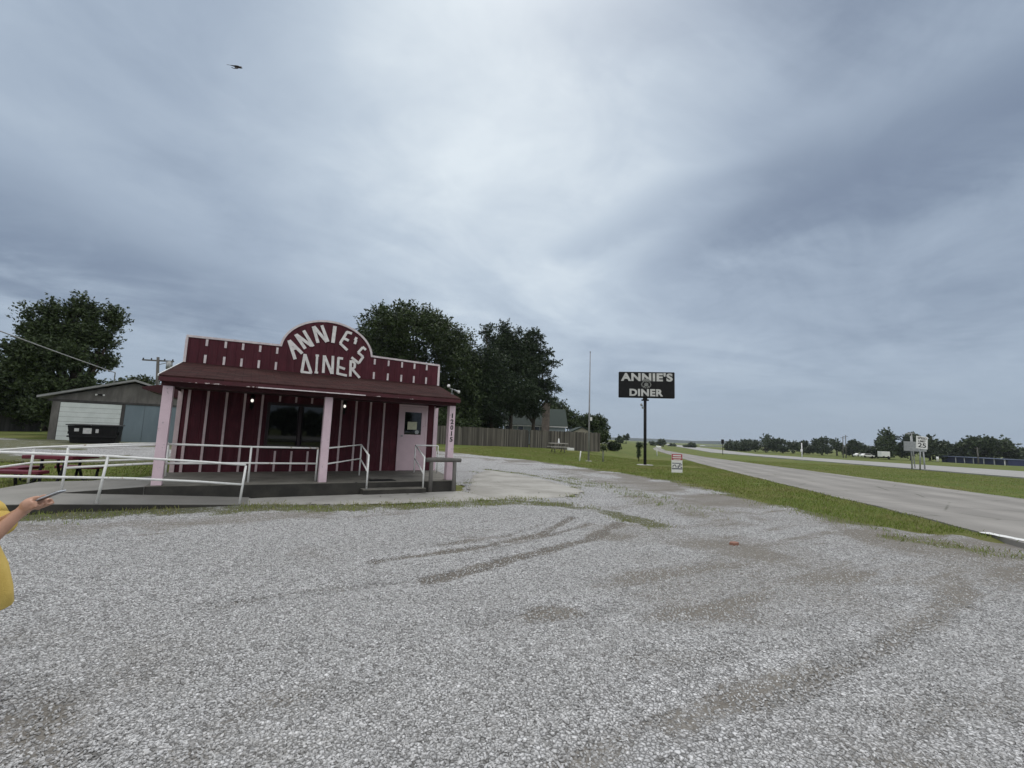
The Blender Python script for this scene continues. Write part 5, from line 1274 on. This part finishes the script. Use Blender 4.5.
person = thing('person', tuple(PB), 'person in a yellow T-shirt at the left edge holding out a phone', 'person')
SK = mat('warm_skin', (.46, .265, .185), (.40, .22, .15), 8, .5, .03, fine=120)
body = MB()
body.loft([ell((0, 0, .62), .10, .14), ell((0, 0, .72), .105, .145), ell((0, 0, .85), .09, .125), ell((0, 0, 1.0), .095, .14), ell((0, 0, 1.10), .088, .155), ell((0, 0, 1.165), .06, .11), ell((.005, 0, 1.19), .045, .05), ell((.012, 0, 1.24), .043, .045), ell((.015, 0, 1.27), .05, .05)])
hd = []
for z_, rx, ry, cx in ((1.225, .030, .032, .045), (1.245, .062, .050, .040), (1.28, .086, .066, .030), (1.32, .098, .075, .020), (1.36, .102, .078, .012), (1.40, .097, .076, .008), (1.435, .078, .063, .004), (1.46, .040, .034, .0)): hd.append(ell((cx, 0, z_), rx, ry))
body.loft(hd)
body.tube([L3(.108, 0, 1.345), L3(.126, 0, 1.318), L3(.112, 0, 1.308)], [.010, .015, .010], 8)
for s in (-1, 1):
    body.tube([L3(.0, s * .074, 1.355), L3(-.012, s * .086, 1.34), L3(-.002, s * .076, 1.31)], [.014, .018, .010], 8)
    body.tube([L3(0, s * .075, .66), L3(.005, s * .08, .52), L3(.008, s * .082, .38), L3(-.005, s * .084, .27), L3(-.012, s * .085, .10), L3(-.008, s * .085, .045)], [.082, .072, .050, .053, .033, .036], 12)
    body.tube([L3(-.04, s * .085, .035), L3(.04, s * .09, .035), L3(.13, s * .098, .022)], [.034, .036, .022], 10)
# arms: right (near the camera) and left, both reaching to the phone
ARM_R = [L3(-.01, -.145, 1.115), L3(.075, -.178, .99), L3(.16, -.172, .875), L3(.225, -.130, .955), L3(.315, -.065, 1.065), L3(.35, -.040, 1.11)]
body.tube(ARM_R, [.048, .042, .037, .036, .026, .024], 12)
ARM_L = [L3(-.01, .145, 1.115), L3(.03, .165, 1.05), L3(.05, .15, .975), L3(.18, .08, 1.02), L3(.315, .02, 1.095), L3(.355, .005, 1.125)]
body.tube(ARM_L, [.048, .042, .036, .034, .025, .023], 12)
# palms and fingers closing on the phone
PHc = L3(.425, .0, 1.16)
pd = (PF * .90 + Z * .44).normalized(); pside = PLf; pn = pd.cross(pside).normalized()
for s, w0 in ((-1, ARM_R[-1]), (1, ARM_L[-1])):
    palm = PHc + pside * s * .047 - pd * .040 - pn * .0 - Z * .010
    body.tube([w0, w0 + (palm - w0) * .55, palm, palm + pd * .022], [.024, .031, .030, .020], 12)
    for k, (ln, off) in enumerate(((.062, .030), (.068, .012), (.064, -.007), (.050, -.024))):
        r0 = palm + pd * off - pn * .012 * 0 + pside * s * .004; back = -1 if pn.z > 0 else 1
        k1 = r0 + pside * s * .008 + pn * back * .026; k2 = k1 - pside * s * ln * .42 + pn * back * .002; k3 = k2 - pside * s * ln * .40 - pn * back * .006
        body.tube([r0, k1, k2, k3], [.0105, .0095, .0085, .0065], 8)
    th0 = palm - pd * .012 + pside * -s * .004; up_ = 1 if pn.z > 0 else -1
    body.tube([th0, th0 + pn * up_ * .022 + pd * .012, th0 + pn * up_ * .022 + pd * .034 - pside * s * .012, th0 + pn * up_ * .016 + pd * .052 - pside * s * .020], [.014, .012, .0105, .008], 8)
bo = body.build('body', SK, person)
rm = bo.modifiers.new('one_surface', 'REMESH'); rm.mode = 'VOXEL'; rm.voxel_size = .005; rm.use_smooth_shade = True
sm_ = bo.modifiers.new('smooth', 'SMOOTH'); sm_.iterations = 4; sm_.factor = .5
M_YEL = mat('yellow_cotton', (.60, .44, .12), (.52, .36, .085), 9, .85, .35, fine=160)
sh_ = MB()


def fold(c, rx, ry, amp, n=40, ph=0.0):
    return [L3(c[0] + (rx + amp * math.sin(5 * a + ph) + amp * .6 * math.sin(11 * a + ph * 2)) * math.cos(a), c[1] + (ry + amp * math.sin(6 * a + ph * 1.3)) * math.sin(a), c[2] + amp * 1.2 * math.sin(4 * a + ph)) for a in [2 * math.pi * k / n for k in range(n)]]


sh_.loft([fold((.03, 0, .562), .160, .185, .010, ph=.3), fold((.03, 0, .57), .168, .192, .010, ph=.3), fold((.025, 0, .66), .160, .182, .009, ph=.6), fold((.018, 0, .78), .145, .168, .006, ph=1.1), fold((0, 0, .92), .122, .158, .005, ph=1.6), fold((0, 0, 1.03), .112, .165, .003, ph=2), fold((0, 0, 1.12), .098, .168, .001), fold((0, 0, 1.165), .072, .125, .0), fold((.004, 0, 1.19), .056, .072, .0), fold((.004, 0, 1.185), .050, .064, .0)])
for A in (ARM_R, ARM_L):
    d1 = (A[2] - A[1]); e_ = A[2] + (A[3] - A[2]) * .60
    sh_.tube([A[0] + (A[0] - A[1]) * .2, A[0], A[1], A[1] + d1 * .5, A[2], e_, e_ - (A[3] - A[2]).normalized() * .004], [.052, .068, .072, .076, .074, .066, .052], 16)
sh_.build('t_shirt', M_YEL, person)
so = MB()
so.loft([ell((0, 0, .50), .115, .165), ell((0, 0, .56), .118, .165), ell((0, 0, .66), .115, .158)])
for s in (-1, 1): so.tube([L3(0, s * .078, .62), L3(.004, s * .085, .46), L3(.004, s * .085, .34)], [.088, .092, .088], 14)
so.build('shorts', mat('navy_cotton', (.030, .036, .06), (.024, .028, .05), 9, .85, .2), person)
for s in (-1, 1):
    rr_ = []
    for x, w_, h_ in ((-.085, .020, .05), (-.07, .040, .075), (-.01, .046, .085), (.06, .048, .065), (.12, .046, .05), (.165, .026, .035)): rr_.append([L3(x, s * .09 + w_ * math.cos(a), .004 + h_ * .5 + h_ * .5 * math.sin(a)) for a in [2 * math.pi * k / 14 for k in range(14)]])
    MB().loft(rr_).build('shoe', mat('grey_trainer', (.30, .30, .31), (.22, .22, .23), 8, .7, .1) if s < 0 else MATS['grey_trainer'], person)
hr_rings = []
for z_, rx, ry, cx in ((1.27, .045, .072, -.062), (1.31, .070, .084, -.045), (1.36, .096, .088, -.022), (1.41, .108, .088, -.004), (1.445, .094, .077, .0), (1.47, .060, .052, .0), (1.482, .02, .018, .0)):
    hr_rings.append([L3(cx + (rx + .004 * math.sin(9 * a)) * math.cos(a), (ry + .003 * math.sin(13 * a)) * math.sin(a), z_) for a in [2 * math.pi * k / 32 for k in range(32)]])
MB().loft(hr_rings).build('hair', mat('brown_hair', (.055, .030, .018), (.035, .020, .012), 12, .6, .4, stretch=(1, 1, .2)), person)
for s in (-1, 1):
    ey = MB().tube([L3(.098, s * .032, 1.352), L3(.106, s * .032, 1.352), L3(.109, s * .032, 1.352)], [.013, .010, .004], 12).build('eye', M_WPANEL, person)
    MB().tube([L3(.1085, s * .032, 1.352), L3(.111, s * .032, 1.352)], [.006, .003], 10).build('iris', M_INK, ey)
MB().tube([L3(.108, -.022, 1.280), L3(.114, 0, 1.278), L3(.108, .022, 1.280)], [.004, .007, .004], 8).build('mouth', mat('lip', (.38, .14, .12), (.34, .12, .10), 20, .5, 0), person)
M_PHONE = mat('dark_phone_glass', (.020, .022, .030), (.016, .018, .024), 8, .35, 0, spec=.3)
phone = thing('phone', tuple(PHc), 'silver edged phone held out in both hands of the person in yellow', 'phone')
MB().obox(PHc + pd * .020, pd, pside, pn, .060, .031, .004).build('case', mat('silver_phone_edge', (.55, .57, .60), (.50, .52, .55), 8, .4, 0, metal=.3), phone, .003)
for e_, nm_ in ((1, 'screen'), (-1, 'back_cover')): MB().obox(PHc + pd * .020 + pn * .0046 * e_, pd, pside, pn, .0575, .0285, .0004).build(nm_, M_PHONE, phone)

# ------------------------------------------------------------------ loose stones and grass
def stone_scatter():
    xs = np.arange(-9, 14, .25); ys = np.arange(-12.5, -.5, .25); X, Y = np.meshgrid(xs, ys, indexing='ij')
    dx, dy = X - CAM[0], Y - CAM[1]; d = np.hypot(dx, dy); az = np.degrees(np.arctan2(dx, dy)) - YAW
    az = (az + 180) % 360 - 180
    keep = (d > .9) & (d < 11.5) & (np.abs(az) < 66) & inside(LOT, X, Y) & (pdist(LOT, X, Y, True) > .35)
    Zg = lot_z(X, Y) + .022; n, m = X.shape; idx = np.arange(n * m).reshape(n, m)
    q = np.stack([idx[:-1, :-1], idx[1:, :-1], idx[1:, 1:], idx[:-1, 1:]], -1).reshape(-1, 4); kf = keep.reshape(-1); q = q[kf[q].all(1)]
    used = np.unique(q); mp = np.full(n * m, -1); mp[used] = np.arange(len(used))
    V = np.stack([X, Y, Zg], -1).reshape(-1, 3)[used]; dd = d.reshape(-1)[used]
    den = np.interp(dd, [1, 3, 5, 8, 11.5], [5400, 4300, 2700, 1200, 500])
    x_, y_ = V[:, 0], V[:, 1]; dm = np.clip(f_dirt(x_, y_), 0, 1); wd_ = np.clip(f_weed(x_, y_), 0, 1)
    patch = sstep(.50, .68, fnoise(x_, y_, .55, 41)) * .45
    den = den * np.clip(1 - .86 * dm, .05, 1) * (1 - .8 * wd_) * (1 - patch)
    o = mesh_np('gravel', V, mp[q], M_STONE, False, {'density': den}); tag(o, kind='stuff')
    ng = bpy.data.node_groups.new('stones', 'GeometryNodeTree'); ng.interface.new_socket('Geometry', in_out='INPUT', socket_type='NodeSocketGeometry'); ng.interface.new_socket('Geometry', in_out='OUTPUT', socket_type='NodeSocketGeometry')
    N = ng.nodes; Lk = ng.links.new; gi = N.new('NodeGroupInput'); go = N.new('NodeGroupOutput')
    dp_ = N.new('GeometryNodeDistributePointsOnFaces'); dp_.distribute_method = 'RANDOM'
    na = N.new('GeometryNodeInputNamedAttribute'); na.data_type = 'FLOAT'; na.inputs['Name'].default_value = 'density'
    Lk(gi.outputs[0], dp_.inputs['Mesh']); Lk(na.outputs['Attribute'], dp_.inputs['Density'])
    jn = N.new('GeometryNodeJoinGeometry')
    for k in range(5):
        ic = N.new('GeometryNodeMeshIcoSphere'); ic.inputs['Radius'].default_value = 1.0; ic.inputs['Subdivisions'].default_value = 2 if k < 3 else 1
        sp_n = N.new('GeometryNodeSetPosition'); no = N.new('ShaderNodeTexNoise'); no.noise_dimensions = '4D'; no.inputs['Scale'].default_value = .75; no.inputs['Detail'].default_value = 1.0; no.inputs['W'].default_value = k * 3.7
        po_ = N.new('GeometryNodeInputPosition'); vm_ = N.new('ShaderNodeVectorMath'); vm_.operation = 'SUBTRACT'; vm_.inputs[1].default_value = (.5, .5, .5)
        vs_ = N.new('ShaderNodeVectorMath'); vs_.operation = 'SCALE'; vs_.inputs['Scale'].default_value = 2.3
        Lk(po_.outputs[0], no.inputs['Vector']); Lk(no.outputs['Color'], vm_.inputs[0]); Lk(vm_.outputs[0], vs_.inputs[0]); Lk(ic.outputs[0], sp_n.inputs['Geometry']); Lk(vs_.outputs[0], sp_n.inputs['Offset'])
        sf = N.new('GeometryNodeSetShadeSmooth'); sf.inputs['Shade Smooth'].default_value = False; Lk(sp_n.outputs[0], sf.inputs[0])
        sm2 = N.new('GeometryNodeSetMaterial'); sm2.inputs['Material'].default_value = M_STONE; Lk(sf.outputs[0], sm2.inputs[0])
        g2i = N.new('GeometryNodeGeometryToInstance'); Lk(sm2.outputs[0], g2i.inputs[0]); Lk(g2i.outputs[0], jn.inputs[0])
    ip = N.new('GeometryNodeInstanceOnPoints'); ip.inputs['Pick Instance'].default_value = True; Lk(dp_.outputs['Points'], ip.inputs['Points']); Lk(jn.outputs[0], ip.inputs['Instance'])
    rv = N.new('FunctionNodeRandomValue'); rv.data_type = 'FLOAT_VECTOR'; rv.inputs[0].default_value = (-.5, -.5, 0); rv.inputs[1].default_value = (.5, .5, 6.28); Lk(rv.outputs[0], ip.inputs['Rotation'])
    rs = N.new('FunctionNodeRandomValue'); rs.data_type = 'FLOAT_VECTOR'; rs.inputs[0].default_value = (.0026, .0026, .0022); rs.inputs[1].default_value = (.0108, .0088, .0068); rs.inputs['Seed'].default_value = 5; Lk(rs.outputs[0], ip.inputs['Scale'])
    Lk(ip.outputs[0], go.inputs[0])
    md = o.modifiers.new('stones', 'NODES'); md.node_group = ng


stone_scatter()


def grass_blades(name, pts, h, w, mat_, seed):
    r = np.random.default_rng(seed); n = len(pts); a = r.uniform(0, 2 * np.pi, n); d = np.stack([np.cos(a), np.sin(a), np.zeros(n)], 1)
    hh = h * r.uniform(.45, 1.25, n)[:, None]; lean = np.stack([np.cos(a + 1.57), np.sin(a + 1.57), np.zeros(n)], 1) * hh * r.uniform(.1, .9, n)[:, None]
    up = np.array([0, 0, 1.0]); V = np.stack([pts - d * w, pts + d * w, pts + lean * .45 + up * hh * .65 + d * w * .6, pts + lean + up * hh], 1).reshape(-1, 3)
    i = np.arange(n) * 4; Fc = np.concatenate([np.stack([i, i + 1, i + 2], 1), np.stack([i, i + 2, i + 3], 1)])
    o = mesh_np(name, V, Fc, mat_); return tag(o, kind='stuff')


def blade_mat():
    m = bpy.data.materials.new('grass_blade'); m.use_nodes = True; t = NT(m.node_tree); b = m.node_tree.nodes['Principled BSDF']
    g = t.n('ShaderNodeNewGeometry'); n = t.noise(g.outputs['Position'], .6, 4, .6)
    f = t.m('ADD', t.m('MULTIPLY', g.outputs['Random Per Island'], .6), t.m('MULTIPLY', n, .4))
    dry = t.ss(t.noise(g.outputs['Position'], .35, 4, .6), .46, .68); c = t.mix(f, (.105, .155, .026), (.235, .275, .064)); c = t.mix(t.m('MULTIPLY', dry, .6), c, (.26, .235, .10)); c = t.mix(t.m('GREATER_THAN', g.outputs['Random Per Island'], .86), c, (.27, .235, .12))
    t.l(c, b.inputs['Base Color']); b.inputs['Roughness'].default_value = .7; b.inputs['Specular IOR Level'].default_value = .2
    return m


def grass():
    r = np.random.default_rng(7); out = []
    # weeds and grass strip in the lot
    n = 260000; x = r.uniform(-3.0, 18, n); y = r.uniform(-10, 18, n); w = f_weed(x, y) * inside(LOT, x, y); k = r.random(n) < w * .75 * (fnoise(x, y, 1.1, 55) > .36)
    d = np.hypot(x - CAM[0], y - CAM[1]); k &= d > 4
    x, y = x[k], y[k]; out.append(np.stack([x, y, lot_z(x, y) + .01], 1))
    # lawn edge towards the camera
    n = 280000; t = 9 + 42 * r.random(n) ** 1.6; s = r.uniform(-6, 16, n); x = CAM[0] + RD[0] * t + RN[0] * s; y = CAM[1] + RD[1] * t + RN[1] * s
    k = (~inside(LOT, x, y)) & (s > np.interp(t, [0, 10, 18, 45], [-6.3, -6.15, -5.8, -4.95]) + .05 - .25 * r.random(n) ** 3) & ~inside(APRON, x, y) & ~((x < 7.6) & (y > -2.2) & (y < 12)) & (vnoise(x, y, .5, 61) > .12)
    x, y = x[k], y[k]; out.append(np.stack([x, y, H(x, y)], 1))
    # median
    n = 60000; t = r.uniform(15, 70, n); s = r.uniform(-29.5, np.interp(t, [0, 21, 85], [-13.9, -13.3, -10.3]), n); x = CAM[0] + RD[0] * t + RN[0] * s; y = CAM[1] + RD[1] * t + RN[1] * s
    out.append(np.stack([x, y, H(x, y)], 1))
    # behind the ramp and along its foot
    n = 26000; x = r.uniform(-12, -.3, n); y = r.uniform(.2, 10, n); k = ~((y < 2.25) & (x > -2.9)); out.append(np.stack([x[k], y[k], H(x[k], y[k])], 1))
    pts = np.concatenate(out); dist = np.hypot(pts[:, 0] - CAM[0], pts[:, 1] - CAM[1])
    near = dist < 16
    wc = []
    for i in range(110):
        k = int(r.integers(0, 4))
        if k == 0: pl = LOT_R
        elif k == 1: pl = WEEDS[int(r.integers(0, len(WEEDS)))][0]
        elif k == 2: pl = [(-2.9, -1.2), (1.4, -1.2), (3.5, -1.78), (6.6, -1.95)]
        else: pl = APRON
        j = int(r.integers(0, len(pl) - 1)); u = r.random(); c = np.array(pl[j][:2]) * (1 - u) + np.array(pl[j + 1][:2]) * u + r.normal(size=2) * (.25 if k < 2 else .06)
        nb = int(r.integers(12, 46)); q = c + r.normal(size=(nb, 2)) * r.uniform(.05, .20); wc.append(np.stack([q[:, 0], q[:, 1], H(q[:, 0], q[:, 1]) + .01], 1))
    m = blade_mat(); grass_blades('weeds', np.concatenate(wc), .062, .005, m, 9); grass_blades('grass', pts[near], .065, .005, m, 3); grass_blades('lawn_grass', pts[~near], .06, .009, m, 4)


grass()


# ------------------------------------------------------------------ the air
def haze():
    mb = MB().box(-9000, 9000, -9000, 9000, -6.5, 26.0)
    m = bpy.data.materials.new('thin_damp_air'); m.use_nodes = True; nt = m.node_tree; nt.nodes.clear()
    o = nt.nodes.new('ShaderNodeOutputMaterial'); v = nt.nodes.new('ShaderNodeVolumePrincipled')
    v.inputs['Color'].default_value = (.86, .92, 1.0, 1); v.inputs['Density'].default_value = .00012; v.inputs['Anisotropy'].default_value = .2
    nt.links.new(v.outputs[0], o.inputs['Volume'])
    tag(mb.build('haze', m), kind='stuff')


haze()
